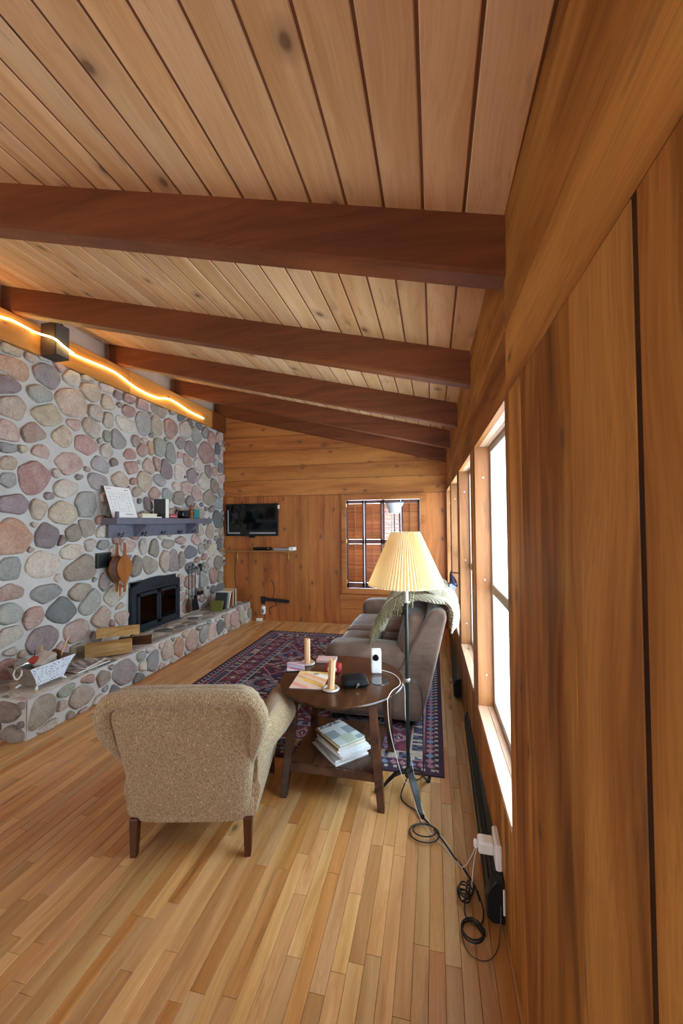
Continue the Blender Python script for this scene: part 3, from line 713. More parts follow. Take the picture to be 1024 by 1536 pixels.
for y, nm, lb in ((3.53+.58, 'metal_key', 'small metal bunch hanging from the second mantel hook'),):
    m = MB(); m.tube(spline([(XL+.1, y, 1.47), (XL+.1, y+.02, 1.43), (XL+.1, y, 1.41), (XL+.1, y-.02, 1.43), (XL+.1, y, 1.47)], 5), .003, 6)
    for k in range(3): m.box(XL+.095+.006*k, XL+.098+.006*k, y-.01+.012*k, y+.004+.012*k, 1.33+.01*k, 1.415, .001)
    tag(m.build('key_bunch', M['nickel']), lb, 'keys')

F = thing('wall_calendar', 'white calendar sheet propped against the stones on the mantel', 'calendar', (XL+.20, 3.535, 1.662))
Mc = RY(-.33)
m = MB(); m.box(-.004, .0, 0, .36, 0, .355, 0, Mc); m.build('sheet', M['paper'], F, smooth=0)
m = MB()
for r_ in range(6):
    for c_ in range(7):
        if R.random() < .85:
            y = .03+c_*.044; z = .275-r_*.037
            m.box(.0003, .0009, y, y+.012+.012*R.random(), z, z+.004, 0, Mc)
            if R.random() < .5: m.box(.0003, .0009, y+.004, y+.02, z-.012, z-.0095, 0, Mc)
for y0, y1, z in ((.02, .09, .327), (.27, .335, .322), (.19, .31, .035)): 
    for k in range(int((y1-y0)/.012)): m.box(.0003, .0009, y0+k*.012, y0+k*.012+.009, z, z+.008, 0, Mc)
for k in range(7): m.box(.0003, .0007, .024, .335, .293-k*.037, .2938-k*.037, 0, Mc)
m.build('print', M['ink'], F, smooth=0)
def gbox(name, label, cat, col, x0, x1, y0, y1, z0, z1, Mx=None, grp=None, ch=.003, pages=None, par=None):
    m = MB(); m.col = (*lin(col), .5); m.box(x0, x1, y0, y1, z0, z1, ch, Mx); o = m.build(name, M['colr'], par, smooth=0)
    if not par: tag(o, label, cat, grp)
    return o
def book(label, col, loc, size, rz=0, grp=None, rx=0, ry=0, name='book', page='e8e0cc', cat='book', art=None):
    """closed book: cover boards + spine as one part, page block as another; size=(depth to fore-edge, thickness, height), spine at -x"""
    F = thing(name, label, cat, loc, 0, grp); F.rotation_euler = (rx, ry, rz); d, t, h = size; m = MB(); m.col = (*lin(col), .5)
    m.box(0, d, -t/2, -t/2+.0025, 0, h); m.box(0, d, t/2-.0025, t/2, 0, h); m.box(-.002, .0015, -t/2, t/2, 0, h); m.build('cover', M['colr'], F, smooth=0)
    m = MB(); m.col = (*lin(page), .5); m.box(.0015, d-.004, -t/2+.0025, t/2-.0025, .003, h-.003); m.build('page_block', M['colr'], F, smooth=0)
    return F
g = 'books lying on the mantel'
def flat(label, col, x, y, z, d, w, t, rz, grp, page='e8e0cc', name='book', cat='book'):
    F = book(label, col, (x, y, z+t/2), (d, t, w), 0, grp, name=name, page=page, cat=cat)
    F.rotation_euler = (Matrix.Rotation(rz, 3, 'Z') @ Matrix.Rotation(-PI/2, 3, 'X')).to_euler(); return F
z = 1.662
flat('white paperback lying flat lowest on the mantel beside the calendar', 'd8cfc0', XL+.07, 3.93, z, .16, .34, .014, 0, g)
flat('cream book lying in the middle of the low pile on the mantel', 'cdbd9a', XL+.08, 3.93, z+.015, .15, .26, .018, .04, g)
flat('yellow covered book topmost in the low pile on the mantel', 'c9a23c', XL+.08, 3.95, z+.034, .14, .24, .016, -.05, g)
book('thick dark grey book standing upright on the mantel with white pages showing', '3f4046', (XL+.10, 4.33, z), (.16, .075, .235), -PI/2+1.57, None)
gbox('small_box', 'small red and white box on the mantel right of the standing book', 'box', 'b03540', XL+.11, XL+.2, 4.47, 4.60, z, z+.05)
o = bpy.data.objects['small_box']; gbox('box_band', '', '', 'e6dcd8', XL+.109, XL+.201, 4.469, 4.601, z+.02, z+.03, par=o)
m = MB(); m.rbox((0, 0, .055), (.1, .14, .11), .03); o = m.build('clock', M['gloss']); o.location = (XL+.14, 4.82, z); tag(o, 'small dark rounded clock on the right of the mantel', 'clock')
m = MB(); m.prism([(-.06, .02), (.06, .02), (.055, .1), (-.055, .1)], 0, .051, .053); m.build('clock_face', M['iron'], o, smooth=0)
F = thing('wooden_figure', 'small carved brown wooden figure beside the teal box on the mantel', 'figurine', (XL+.13, 5.02, z))
m = MB(); m.lathe([(.03, 0), (.032, .02), (.02, .06), (.026, .1), (.022, .13), (.012, .14), (.02, .16), (.018, .18), (.001, .195)], 14); m.build('body', M['belw'], F)
m = MB(); m.tube([(.0, .02, .11), (.02, .04, .08), (.03, .02, .06)], .008, 8); m.tube([(.0, -.02, .11), (.02, -.04, .08), (.03, -.02, .06)], .008, 8); m.build('arm', M['belw'], F)
gbox('teal_carton', 'teal blue carton standing tilted near the right end of the mantel', 'box', '2f8c90', -.03, .05, -.05, .05, 0, .13, T(XL+.13, 5.14, z+.0) @ RZ(.5))
gbox('carton_side', '', '', 'c9dde0', -.0305, .0505, .03, .0505, .001, .131, T(XL+.13, 5.14, z+.0) @ RZ(.5), par=bpy.data.objects['teal_carton'])
gbox('photo_card', 'dark greeting card leaning behind the teal carton on the mantel', 'card', '33363c', 0, .003, -.06, .06, 0, .15, T(XL+.07, 5.20, z) @ RY(-.25) @ RZ(.3))
# vent
F = thing('wall_vent', 'small dark metal vent plate set in the stone wall left of the bellows', 'vent', (XL+.02, 3.60, 1.21))
m = MB(); frame(m, [(-.09, -.08), (.09, -.08), (.09, .08), (-.09, .08)], [(-.075, -.065), (.075, -.065), (.075, .065), (-.075, .065)], -.02, .015); m.build('vent_frame', M['heater'], F, smooth=0)
m = MB(); m.box(-.01, .004, -.078, .078, -.068, .068); m.build('vent_plate', M['blk'], F, smooth=0)

# fire tools
F = thing('fire_tool_rack', 'black iron rail on the stone wall holding the fire tools', 'rack', (XL+.05, 5.2, .93))
m = MB(); m.tube([(0, -.16, 0), (0, .2, 0)], .006, 8); m.tube([(-.03, .2, 0), (.0, .2, 0), (.0, .2, .05)], .008, 8); m.box(-.04, .0, .17, .23, -.06, .06, .01); m.build('rail', M['blk'], F)
def tool(name, label, y, top, bot, head):
    F = thing(name, label, 'fire tool', (XL+.085, y, 0), 0, 'fire tools hanging beside the fireplace')
    m = MB(); m.tube(spline([(.0, 0, bot), (0, 0, (top+bot)/2), (0, 0, top-.03), (0.012, .012, top), (.0, .024, top-.03)], 5), .0055, 8); m.build('shaft', M['blk'], F)
    head(F); return F
def h_poker(F): m = MB(); m.tube([(0, 0, .36), (.0, 0, .325)], [.006, .001], 8); m.build('pointed_tip', M['blk'], F); m = MB(); m.tube(spline([(0, 0, .42), (.02, .03, .40), (.02, .045, .42)], 4), .005, 6); m.build('side_hook', M['blk'], F)
def h_shovel(F): 
    m = MB(); m.loft([[(-.004, -.03, .56), (-.004, .03, .56), (.006, .03, .56), (.006, -.03, .56)], [(.0, -.055, .45), (.0, .055, .45), (.008, .055, .45), (.008, -.055, .45)], [(.012, -.07, .345), (.012, .07, .345), (.02, .07, .345), (.02, -.07, .345)]]); m.build('blade', M['blk'], F, smooth=0)
def h_brush(F):
    m = MB(); m.box(-.02, .03, -.055, .055, .60, .64, .004); b = m.build('brush_head', M['nickel'], F, smooth=0); m = MB(); m.box(-.018, .028, -.052, .052, .545, .60, .002); m.build('bristles', M['blk'], b, smooth=0)
def h_tongs(F): m = MB(); m.rbox((0, 0, .44), (.05, .06, .2), .025); m.build('bristle_bundle', M['leg'], F)
tool('fire_brush', 'long fire broom with dark bristles hanging furthest left by the fireplace', 5.03, .99, .5, h_tongs)
tool('fire_poker', 'thin iron poker hanging between broom and shovel by the fireplace', 5.11, 1.01, .42, h_poker)
tool('ash_shovel', 'iron ash shovel with broad blade hanging right of the fireplace', 5.19, .97, .55, h_shovel)
tool('hearth_brush', 'short brush with a bright metal head hanging furthest right of the fire tools', 5.31, .93, .63, h_brush)

# speaker and rope light on the header
F = thing('wall_speaker', 'small dark loudspeaker mounted on the header under the ceiling at left', 'speaker', (XL+.045, 2.86, 3.10))
m = MB(); m.box(0, .16, 0, .15, 0, .30, .006); m.build('cabinet', plain('speaker_brown', '3a2c24', .5), F, smooth=0)
m = MB(); m.box(.16, .166, .01, .14, .01, .29, .004); m.build('grille', plain('speaker_grille', '4a4644', .6, .2, bump=.4, bscale=400), F, smooth=0)
m = MB(); m.tube([(.08, .12, .30), (.08, .14, .34), (.02, .16, .36)], .012, 8); m.box(.03, .13, .05, .1, .3, .312, .002); m.build('mount_bracket', M['blk'], F, smooth=0)
m = MB(); pts = [(XL+.055, .6, 3.30), (XL+.055, 1.6, 3.27)]+[(XL+.055, y, z) for y, z in ((2.20, 3.30), (2.51, 3.285), (2.61, 3.30))]+[(XL+.06, 2.80, 3.288), (XL+.225, 2.83, 3.23), (XL+.225, 2.93, 3.2), (XL+.225, 3.03, 3.175), (XL+.06, 3.06, 3.255)]+[(XL+.055, y, z) for y, z in ((3.2, 3.25), (3.6, 3.265), (3.77, 3.255), (4.05, 3.195), (4.40, 3.19), (4.67, 3.245), (5.12, 3.20), (5.46, 3.19))]
m.tube(spline(pts, 5), .008, 8); o = m.build('rope_light', M['led']); tag(o, 'glowing warm rope light strung along the header above the stone wall', 'rope light')

# firewood, newspaper, hod
def logp(name, label, p0, p1, r, poly, roll=0, grp='split firewood on the hearth', mat='log'):
    p0, p1 = Vector(p0), Vector(p1); d = p1-p0; L = d.length
    rot = d.to_track_quat('Y', 'Z').to_matrix().to_4x4()
    F = tag(bpy.data.objects.new(name, None), label, 'firewood', grp); COL.objects.link(F); F.location = p0; F.rotation_euler = (rot @ RY(roll)).to_euler()
    m = MB(); n = 6; rings = []; ph = R.uniform(0, 9)
    for k in range(n+1):
        t = k/n; rings.append([(u*r*(1+.06*noise.noise(Vector((t*3, u+ph, v)))), t*L, v*r*(1+.08*noise.noise(Vector((t*3+4, u, v+ph))))) for u, v in poly])
    m.col = (1, 1, 1, R.random()); m.loft(rings, cap=True); m.build('split_wood', M[mat], F, smooth=25)
    m = MB(); m.col = (1, 1, 1, .8)
    b = rings[-1]; m.add([(x_*.98, y_+.0015, z_*.98) for x_, y_, z_ in b], [list(range(len(b)))]); m.build('cut_end', M['stand'], F, smooth=0)
    return F
sq = [(-1, -.75), (-.2, -.95), (1, -.8), (1.05, .1), (.9, .75), (-.1, .8), (-.95, .7)]
tri = [(-1, -.7), (.2, -.8), (1, -.65), (.95, .2), (.1, .6), (-.8, .5)]
logp('firewood_log', 'split log with pale sides, lower and nearest in the hearth woodpile', (-3.30, 3.26, .375), (-2.99, 3.50, .375), .073, sq)
logp('firewood_log', 'split log lying on top of the hearth woodpile by the fireplace', (-3.33, 3.42, .50), (-3.03, 3.66, .495), .066, tri)
logp('firewood_log', 'dark barked log at the back right of the hearth woodpile', (-3.25, 3.62, .35), (-2.99, 3.80, .35), .05, tri, 1.2, mat='leg')
m = MB()
def mag(F, w, h, t, cols, name, seed=0):
    pass
def cover_grid(w, h, z, pal, seed, nu=18, nv=24, mode=0):
    q = random.Random(seed); m = MB(); P_ = [lin(c) for c in pal]
    bl = [(q.random(), q.random(), q.uniform(.1, .3), q.choice(P_)) for _ in range(9)]
    def cf(u, v):
        c = P_[0]
        for bx, by, br, bc in bl:
            if mode == 0 and abs(u-bx) < br and abs(v-by) < br*.7: c = bc
            if mode == 1 and abs((u-bx)*.5+(v-by)) < br*.3 and abs(u-bx) < .5: c = bc
            if mode == 2 and (u-bx)**2+(v-by)**2 < br*br*.6: c = bc
        if v > .86 and q.random() < .55: c = P_[-1]
        return (*c, .5)
    m.grid(lambda u, v: (u*w, v*h, z), nu, nv, cf); return m
def magazine(label, loc, rz, w=.21, h=.28, t=.006, pal=('d8c8b0', 'a07850', 'e8e0d4', '3a3434'), seed=1, spine='b8a890', name='magazine', grp=None, mode=0, tilt=(0, 0), back='e4dfd6', nu=18, nv=24, cat='magazine'):
    F = thing(name, label, cat, loc, 0, grp); F.rotation_euler = (tilt[0], tilt[1], rz)
    m = MB(); m.col = (*lin(back), .5); m.box(0.001, w-.001, .001, h-.001, 0, t-.0006); m.col = (*lin(spine), .5); m.box(0, .002, 0, h, 0, t-.0005); m.build('page_block', M['colr'], F, smooth=0)
    cover_grid(w, h, t, pal, seed, nu, nv, mode).build('cover', attr_gloss, F, smooth=0); return F
attr_gloss = attrmat('glossy_print', .3, .03, 20, .02, .5)
magazine('glossy magazine lying open on the hearth between bucket and firewood', (-3.19, 2.93, .325), .15, .2, .26, .008, ('6a6468', '4a4448', 'a8a4a8', '8a4a5a', 'c8c4c4'), 4, mode=1, grp='magazines on the hearth')
magazine('newspaper under the glossy magazine on the hearth', (-3.22, 2.90, .315), -.1, .23, .32, .009, ('b8b2a8', '8a8680', 'cfc8bc', '6a6660'), 5, grp='magazines on the hearth', name='newspaper', cat='newspaper')
# hod full of kindling
F = thing('kindling_bucket', 'tapered metal kindling box with white patterned side and small feet on the hearth', 'bucket', (-3.12, 2.66, .315))
m = MB()
def tap(z, k, t=0): # bottom->top taper
    hx, hy = .085+.035*k-t, .115+.085*k-t; return [(-hx, -hy, z), (hx, -hy, z), (hx, hy, z), (-hx, hy, z)]
m.loft([tap(.02, 0), tap(.09, .35), tap(.18, 1), tap(.18, 1, .006), tap(.09, .35, .006), tap(.03, 0, .006)]); m.build('body', plain('weathered_zinc', '8a7a68', .6, .3, var=.25, bscale=14), F, smooth=0)
m = MB()
def tq(u, v):
    z = .022+.158*v; k = (v*.9) ; k = .35*min(1, (z-.02)/.07) if z < .09 else .35+.65*(z-.09)/.09
    hx, hy = .085+.035*k+.003, .115+.085*k; return (hx, -hy+2*hy*u, z)
q = random.Random(3)
def tqc(u, v):
    d = math.sin(u*34+3*math.sin(v*9))*math.sin(v*26+3*math.sin(u*11))
    dot = any((u-.2-.15*k)**2*4+(v-.42-.03*k)**2 < .0035 and (u-.2-.15*k)**2*4+(v-.42-.03*k)**2 > .0012 for k in range(5))
    return (*(lin('9aa4b0') if (d > .62 or dot) else lin('dfe2e8')), .5)
m.grid(tq, 60, 40, tqc); m.build('enamel_panel', M['colr'], F, smooth=0)
for sx in (-1, 1):
    for sy in (-1, 1): m = MB(); m.tube([(sx*.07, sy*.1, .025), (sx*.09, sy*.12, .008), (sx*.1, sy*.13, 0)], [.009, .007, .008], 8); m.build('foot', M['white'], F)
m = MB(); m.tube(spline([(-.03, -.19, .17), (-.035, -.2, .13), (0, -.205, .1), (.035, -.2, .13), (.03, -.19, .17), (-.03, -.19, .17)], 6), .005, 8); m.build('ring_handle', M['white'], F)
bx, by, bz = -3.12, 2.66, .315
def stick(label, p0, p1, r, mat='stand', name='kindling_stick', n=8):
    m = MB(); m.tube([p0, p1], [r, r*.8], n); tag(m.build(name, M[mat]), label, 'kindling', 'things in the kindling bucket')
stick('long pale stick poking up out of the kindling bucket', (bx+.03, by+.08, bz+.06), (bx+.06, by+.19, bz+.33), .006)
stick('brown stick standing left of centre in the kindling bucket', (bx-.03, by-.0, bz+.06), (bx-.04, by+.03, bz+.29), .009, 'log')
stick('thin dark stick leaning at the back of the kindling bucket', (bx-.05, by-.05, bz+.06), (bx-.07, by+.0, bz+.26), .007, 'leg')
for lb, pos, sz, mt, rz_ in (('pale cloth glove bunched in the middle of the kindling bucket', (bx+.03, by-.02, bz+.18), (.13, .16, .1), 'paper', .3), ('rusty brown block of wood in the kindling bucket', (bx+.03, by+.09, bz+.19), (.07, .08, .1), 'leg', .5), ('grey metal can lying in the near end of the kindling bucket', (bx-.02, by-.14, bz+.17), (.1, .1, .1), 'nickel', -.3), ('red lighter box among the kindling in the bucket', (bx+.03, by-.1, bz+.215), (.05, .07, .04), 'redp', .5)):
    M.setdefault('redp', plain('red_plastic', '8e2c22', .4)); m = MB(); m.rbox((0, 0, 0), sz, .025, fn=lambda p: (p.x+.012*noise.noise(p*25), p.y+.012*noise.noise(p*25+Vector((5, 0, 0))), p.z+.012*noise.noise(p*25+Vector((0, 5, 0)))))
    nm = {'paper': 'work_glove', 'leg': 'wood_block', 'nickel': 'metal_can', 'redp': 'match_box'}[mt]
    o = m.build(nm, plain('grey_cloth_glove', 'a89c8e', .9) if mt == 'paper' else M[mt]); o.location = pos; o.rotation_euler = (.3, .2, rz_); tag(o, lb, nm.split('_')[1], 'things in the kindling bucket')
# books at the far end of the hearth
g = 'books at the far end of the hearth'
zt = HZ+.022
for k, (lb, col, y, t_, h_, tl, pg) in enumerate((('olive green book leaning lowest at the left of the hearth books', '6b6a30', 5.30, .04, .15, .5, 'c8c090'), ('dark book with pale top leaning behind the green one on the hearth', '34383a', 5.42, .05, .24, .25, 'e8e0cc'),
    ('white spined book leaning among the hearth books', 'dcd6cc', 5.52, .02, .25, .32, 'e8e0cc'), ('dark red book leaning in the row of hearth books', '7a2f3a', 5.58, .025, .22, .3, 'e0d4c4'), ('tan yellow book standing near the right of the hearth books', 'c9a566', 5.66, .035, .26, .03, 'e8e0cc'),
    ('charcoal book standing next to last in the hearth row', '3f4244', 5.71, .03, .25, 0, 'e8e0cc'), ('cream book standing last at the right of the hearth row', 'd8cfb8', 5.75, .02, .25, 0, 'e8e0cc'))):
    book(lb, col, (-3.02, y, zt), (.17, t_, h_), PI, g, page=pg, rx=tl)
# far wall: TV, shelf, boxes
F = thing('television', 'flat screen television with glossy black frame on the panelled far wall', 'television', (-2.912, D, 1.375))
m = MB(); frame(m, [(-.455, 0), (.455, 0), (.455, .53), (-.455, .53)], [(-.425, .035), (.425, .035), (.425, .495), (-.425, .495)], 0, .05)
m.v = [(v[1], -v[0]-.02, v[2]) for v in m.v]; m.build('bezel', M['gloss'], F, smooth=0, bevel=.004)
m = MB(); m.box(-.44, .44, -.045, -.02, .02, .51); m.build('screen', M['screen'], F, smooth=0)
m = MB(); m.box(-.43, .43, -.068, -.062, .035, .062, .001); m.box(-.43, -.405, -.068, -.062, .035, .43, .001); m.build('silver_strip', M['silver'], F, smooth=0)
m = MB(); m.box(-.2, -.03, -.0705, -.067, .032, .064); m.box(-.05, .05, -.05, -.02, -.03, .0, .004); m.box(-.15, .15, -.02, 0, .1, .4); m.build('stand_mount', M['blk'], F, smooth=0)
m = MB(); m.box(.455, .47, -.05, -.0, .44, .50, .003); m.build('side_tag', M['white'], F, smooth=0)
F = thing('wall_shelf', 'narrow pine shelf on brass brackets under the television', 'shelf', (-2.79, D, 1.13))
m = MB(); m.box(-.64, .58, -.19, 0, 0, .018, .003); m.build('shelf_board', M['shelfw'], F, smooth=0)
for x in (-.40, .50):
    m = MB(); m.tube(spline([(x, -.004, -.16), (x, -.03, -.1), (x, -.02, -.05), (x, -.09, -.02), (x, -.16, -.004)], 6), .007, 8); m.tube([(x, -.005, -.17), (x, -.005, 0)], .007, 8); m.tube([(x, 0, -.005), (x, -.17, -.005)], .006, 8); m.lathe([(.001, -.19), (.012, -.18), (.001, -.165)], 10, (x, -.01, 0))
    m.build('shelf_bracket', M['brass'], F)
m = MB(); m.rbox((0, 0, .025), (.28, .14, .05), .018); o = m.build('set_top_box', M['gloss']); o.location = (-2.70, D-.1, 1.149); tag(o, 'low black media box on the shelf under the television', 'media box')
m = MB(); m.box(-.13, .13, -.07, .07, 0, .035, .004); o = m.build('router', M['silver'], smooth=0); o.location = (-2.36, D-.1, 1.149); tag(o, 'pale grey flat box at the right of the television shelf', 'box')
m = MB(); m.box(-.04, .04, -.07, .07, 0, .055, .004); m.col = (1, 1, 1, 1); o = m.build('white_carton', M['white'], smooth=0); o.location = (-2.185, D-.11, 1.149); tag(o, 'small white carton overhanging the right end of the television shelf', 'box')
m = MB(); m.box(-.22, .22, -.045, -.005, -.025, .025, .006, T(-2.50, D, .335) @ RY(.06)); m.box(-.03, .03, -.05, 0, -.06, .06, .006, T(-2.73, D, .33)); o = m.build('power_strip', M['blk'], smooth=0); tag(o, 'black power strip fixed low on the panelled far wall', 'power strip')
m = MB(); m.tube(spline([(-2.56, D-.02, .36), (-2.53, D-.03, .5), (-2.56, D-.015, .62), (-2.60, D-.015, .66)], 6), .006, 6); m.tube(spline([(-2.60, D-.02, .1), (-2.62, D-.03, .2), (-2.5, D-.03, .26), (-2.55, D-.02, .34)], 6), .005, 6); m.build('power_cord', M['bcable'], o)
m = MB(); m.tube(spline([(-3.20, D-.012, .5), (-3.24, D-.012, .72), (-3.20, D-.012, 1.12)], 6), .004, 6); tag(m.build('hanging_wire', M['bcable']), 'thin black wire hanging from the television shelf behind the hearth books', 'wire')
F = thing('air_freshener', 'white plug-in air freshener with blue centre below the power strip', 'air freshener', (-2.72, D, .10)); m = MB(); m.rbox((0, -.03, .07), (.07, .06, .14), .03); m.build('housing', M['white'], F)
m = MB(); m.rbox((0, -.058, .06), (.035, .012, .06), .006); m.build('gel_window', plain('blue_gel', '4a6a9a', .2), F)
m = MB(); m.box(-.05, .05, -.05, 0, 0, .04, .006); o = m.build('wall_adapter', M['white'], smooth=0); o.location = (-2.78, D-.03, .0); tag(o, 'small white adapter at the foot of the panelled far wall', 'adapter')
# ------------------------------------------------------------------ rug
m = MB(); RX0, RX1, RY0, RY1 = -2.35, .045, 2.60, 5.55
NAV, MAR, DRD, PK, SL_, CR, BL, GR = [lin(c) for c in ('25233a', '4e2238', '6e2c3c', 'a87a80', '5d6c86', 'bdb09a', '6f8ea4', '6e6a74')]
qr = random.Random(11)
def hsh(a, b, c=0): return (math.sin(a*127.1+b*311.7+c*74.7)*43758.5453) % 1
def rugc(u, v):
    W, L = RX1-RX0, RY1-RY0; x, y = u*W, v*L
    dx, dy = min(x, W-x), min(y, L-y); d = min(dx, dy); s = y if dx < dy else x
    if d < .035: c = mixc(NAV, MAR, .4)
    elif d < .055: c = CR if int(s/.03) % 2 else NAV
    elif d < .13:
        k = int(s/.06); f = (s/.06) % 1; c = MAR if (abs(f-.5)*.06+abs(d-.092)) > .028 else (PK if k % 3 else BL)
        if abs(f-.5)*.06+abs(d-.092) > .036 and hsh(k, 3) > .5: c = NAV
    elif d < .14: c = PK
    elif d < .21:
        k = int(s/.025); c = (NAV if (k+int((d-.14)/.035)) % 2 else mixc(SL_, NAV, .3))
        if hsh(k, 1) > .8: c = CR
    elif d < .222: c = CR
    elif d < .42:
        k = int(s/.16); fx = (s/.16) % 1-.5; fy = (d-.32)/.2
        r = abs(fx)+abs(fy)
        c = [MAR, DRD][k % 2]
        if r < .34: c = [SL_, NAV, PK][k % 3]
        if r < .2: c = [DRD, CR, NAV][k % 3]
        if r < .08: c = CR
        if abs(r-.38) < .035: c = PK
    elif d < .432: c = PK
    elif d < .475: c = NAV if int(s/.04) % 2 else BL
    elif d < .485: c = CR
    else:
        a = abs(((x-.485) % .36)/.36-.5)*2; b = abs(((y-.5) % .42)/.42-.5)*2; r = a+b; k = int((x-.485)/.36)+3*int((y-.5)/.42)
        r = int(r*9)/9
        c = [mixc(NAV, MAR, .5), DRD, MAR, NAV][k % 4]
        if r < 1.0 and r > .78: c = [PK, CR, SL_][k % 3]
        elif r <= .78 and r > .5: c = [DRD, SL_, MAR, GR][k % 4]
        elif r <= .5 and r > .3: c = [NAV, CR, BL][k % 3]
        elif r <= .3: c = [DRD, PK, MAR][k % 3]
        if hsh(int(x/.045), int(y/.022), 2) > .80: c = [BL, PK, NAV, CR][int(hsh(int(x/.045), int(y/.022), 5)*4)]
    v_ = .75+.4*hsh(int(x/.012), int(y/.012), 9)
    return (*[q*v_ for q in c], .5)
m.grid(lambda u, v: (RX0+(RX1-RX0)*u, RY0+(RY1-RY0)*v, .009+.002*noise.noise(Vector((u*6, v*6, 0)))), 200, 246, rugc)
m.col = (*NAV, .5); m.box(RX0, RX1, RY0, RY1, .001, .0065)
o = m.build('area_rug', M['rug'], smooth=60, recalc=False); tag(o, 'dark red and navy oriental rug under the sofa and armchair', 'rug')

# ------------------------------------------------------------------ armchair
F = thing('armchair', 'tan boucle armchair seen from behind with rolled back and wooden legs', 'armchair', (-1.157, 1.742, 0), .229)
def vr(z): return .0-.16*max(0, (z-.17))/.68
def sect(hw, v0, v1, z, n=32, ex=5):
    out = []
    for k in range(n):
        t = 2*PI*k/n; c, s = math.cos(t), math.sin(t)
        out.append((hw*math.copysign(abs(c)**(2/ex), c), (v0+v1)/2+(v1-v0)/2*math.copysign(abs(s)**(2/ex), s), z))
    return out
m = MB()
L_ = [(.165, .272, .0), (.175, .284, .0), (.3, .292, 0), (.42, .302, 0), (.52, .318, 0), (.60, .342, 0), (.68, .356, 0), (.74, .355, .0), (.79, .34, .012), (.82, .315, .03), (.838, .28, .05), (.845, .22, .07)]
m.loft([sect(hw, vr(z)+i_, vr(z)+.15-i_*.8, z) for z, hw, i_ in L_]); m.build('backrest', M['boucle'], F, smooth=70)
hp = [(.302, .46, .045), (.318, .53, .032), (.338, .60, .024), (.354, .67, .02), (.352, .74, .02), (.31, .795, .02), (.22, .808, .02)]
pts = spline([(-a, vr(z)+b, z) for a, z, b in hp]+[(0, vr(.81)+.02, .812)]+[(a, vr(z)+b, z) for a, z, b in hp[::-1]], 6)
n = len(pts); m = MB(); m.tube(pts, [.040*min(1, .25+.8*min(i, n-1-i)/(n*.2))*(1+.015*math.sin(i*2.1)) for i in range(n)], 16); m.build('back_roll', M['boucle'], F, smooth=80)
m = MB(); m.rbox((0, .34, .26), (.62, .66, .19), .03, puff=(.01, 0, 0)); m.build('base', M['boucle'], F, smooth=60)
m = MB(); m.rbox((0, .40, .40), (.56, .56, .14), .05, puff=(0, .01, .02)); m.build('seat_cushion', M['boucle'], F, smooth=60)
for s in (-1, 1):
    m = MB(); rings = []
    def asec(k, v, dz=0, w=1.0):
        base = [(.25, .20), (.255, .36), (.265, .46)]; c = (.36, .475)
        arc = [(c[0]+.098*math.cos(t), c[1]+.09*math.sin(t)) for t in [PI-.2-(PI+.75)*i/13 for i in range(14)]]
        tail = [(.365, .36), (.335, .30), (.315, .22), (.31, .168), (.26, .168)]
        P_ = base+arc+tail
        cu, cz = .32, .34
        return [(s*(cu+(u-cu)*k*(w if u > .35 else 1)), v, cz+(z-cz)*k+(dz*(1 if z > .4 else .2))) for u, z in P_]
    for v, k, dz, w in ((.02, .9, .03, .0), (.05, .95, .03, .15), (.15, .98, .025, .5), (.3, 1, .02, .85), (.45, 1, .012, 1.05), (.58, 1, .0, 1.15), (.66, .98, -.005, 1.12), (.69, .93, -.01, 1.05), (.70, .8, -.015, 1)):
        rings.append(asec(k, v, dz, w))
    m.loft(rings); m.build('arm', M['boucle'], F, smooth=55)
for (u, v) in ((-.273, .02), (.273, .02), (-.28, .64), (.28, .64)):
    m = MB(); sp = -.008 if v < .1 else .01
    m.loft([[(u+a, v+b, .18) for a, b in ((-.021, -.021), (.021, -.021), (.021, .021), (-.021, .021))], [(u+a*.72, v+sp+b*.72, 0) for a, b in ((-.021, -.021), (.021, -.021), (.021, .021), (-.021, .021))]])
    m.build('leg', M['leg'], F, smooth=0, bevel=.003)

# ------------------------------------------------------------------ sofa
F = thing('sofa', 'brown microfibre reclining sofa under the windows facing the fireplace', 'sofa', (0, 0, 0))
def rot_back(p):  # lean the upright cushion backwards around its foot
    a = .26; px, pz = -.30, .42; x, z = p[0]-px, p[2]-pz
    return (px+x*math.cos(a)+z*math.sin(a), p[1], pz-x*math.sin(a)+z*math.cos(a))
def wr(p):
    return p[0]+.008*noise.noise(Vector((p[0]*6, p[1]*9, p[2]*7))), p[1]+.006*noise.noise(Vector((p[0]*8+9, p[1]*7, p[2]*7))), p[2]+.008*noise.noise(Vector((p[0]*7, p[1]*10, p[2]*6+4)))
for ya, yb in ((3.13, 3.42), (4.92, 5.22)):
    m = MB(); m.rbox((-.51, (ya+yb)/2, .335), (.76, yb-ya, .55), .10, fn=wr, puff=(.0, .012, .02), n=10); m.build('armrest', M['suede'], F, smooth=60)
for ya, yb in ((3.41, 4.17), (4.17, 4.93)):
    m = MB(); m.rbox((-.60, (ya+yb)/2, .375), (.66, yb-ya-.01, .19), .075, puff=(.01, .0, .025), fn=wr, n=10); m.build('seat_cushion', M['suede'], F, smooth=60)
    m = MB(); m.rbox((-.855, (ya+yb)/2, .18), (.10, yb-ya-.012, .22), .04, fn=wr); m.build('footrest_panel', M['suede'], F, smooth=60)
for ya, yb in ((3.14, 4.17), (4.17, 5.2)):
    m = MB(); m.rbox((-.245, (ya+yb)/2, .655), (.19, yb-ya-.015, .51), .09, puff=(.02, 0, .0), fn=lambda p: rot_back(wr(p)), n=10); m.build('back_cushion', M['suede'], F, smooth=60)
m = MB(); poly = [(-.03, .915), (.03, .935), (.082, .91), (.085, .86), (.045, .69), (.0, .50), (-.06, .26), (-.115, .07), (-.34, .07), (-.34, .38), (-.20, .60), (-.10, .80)]
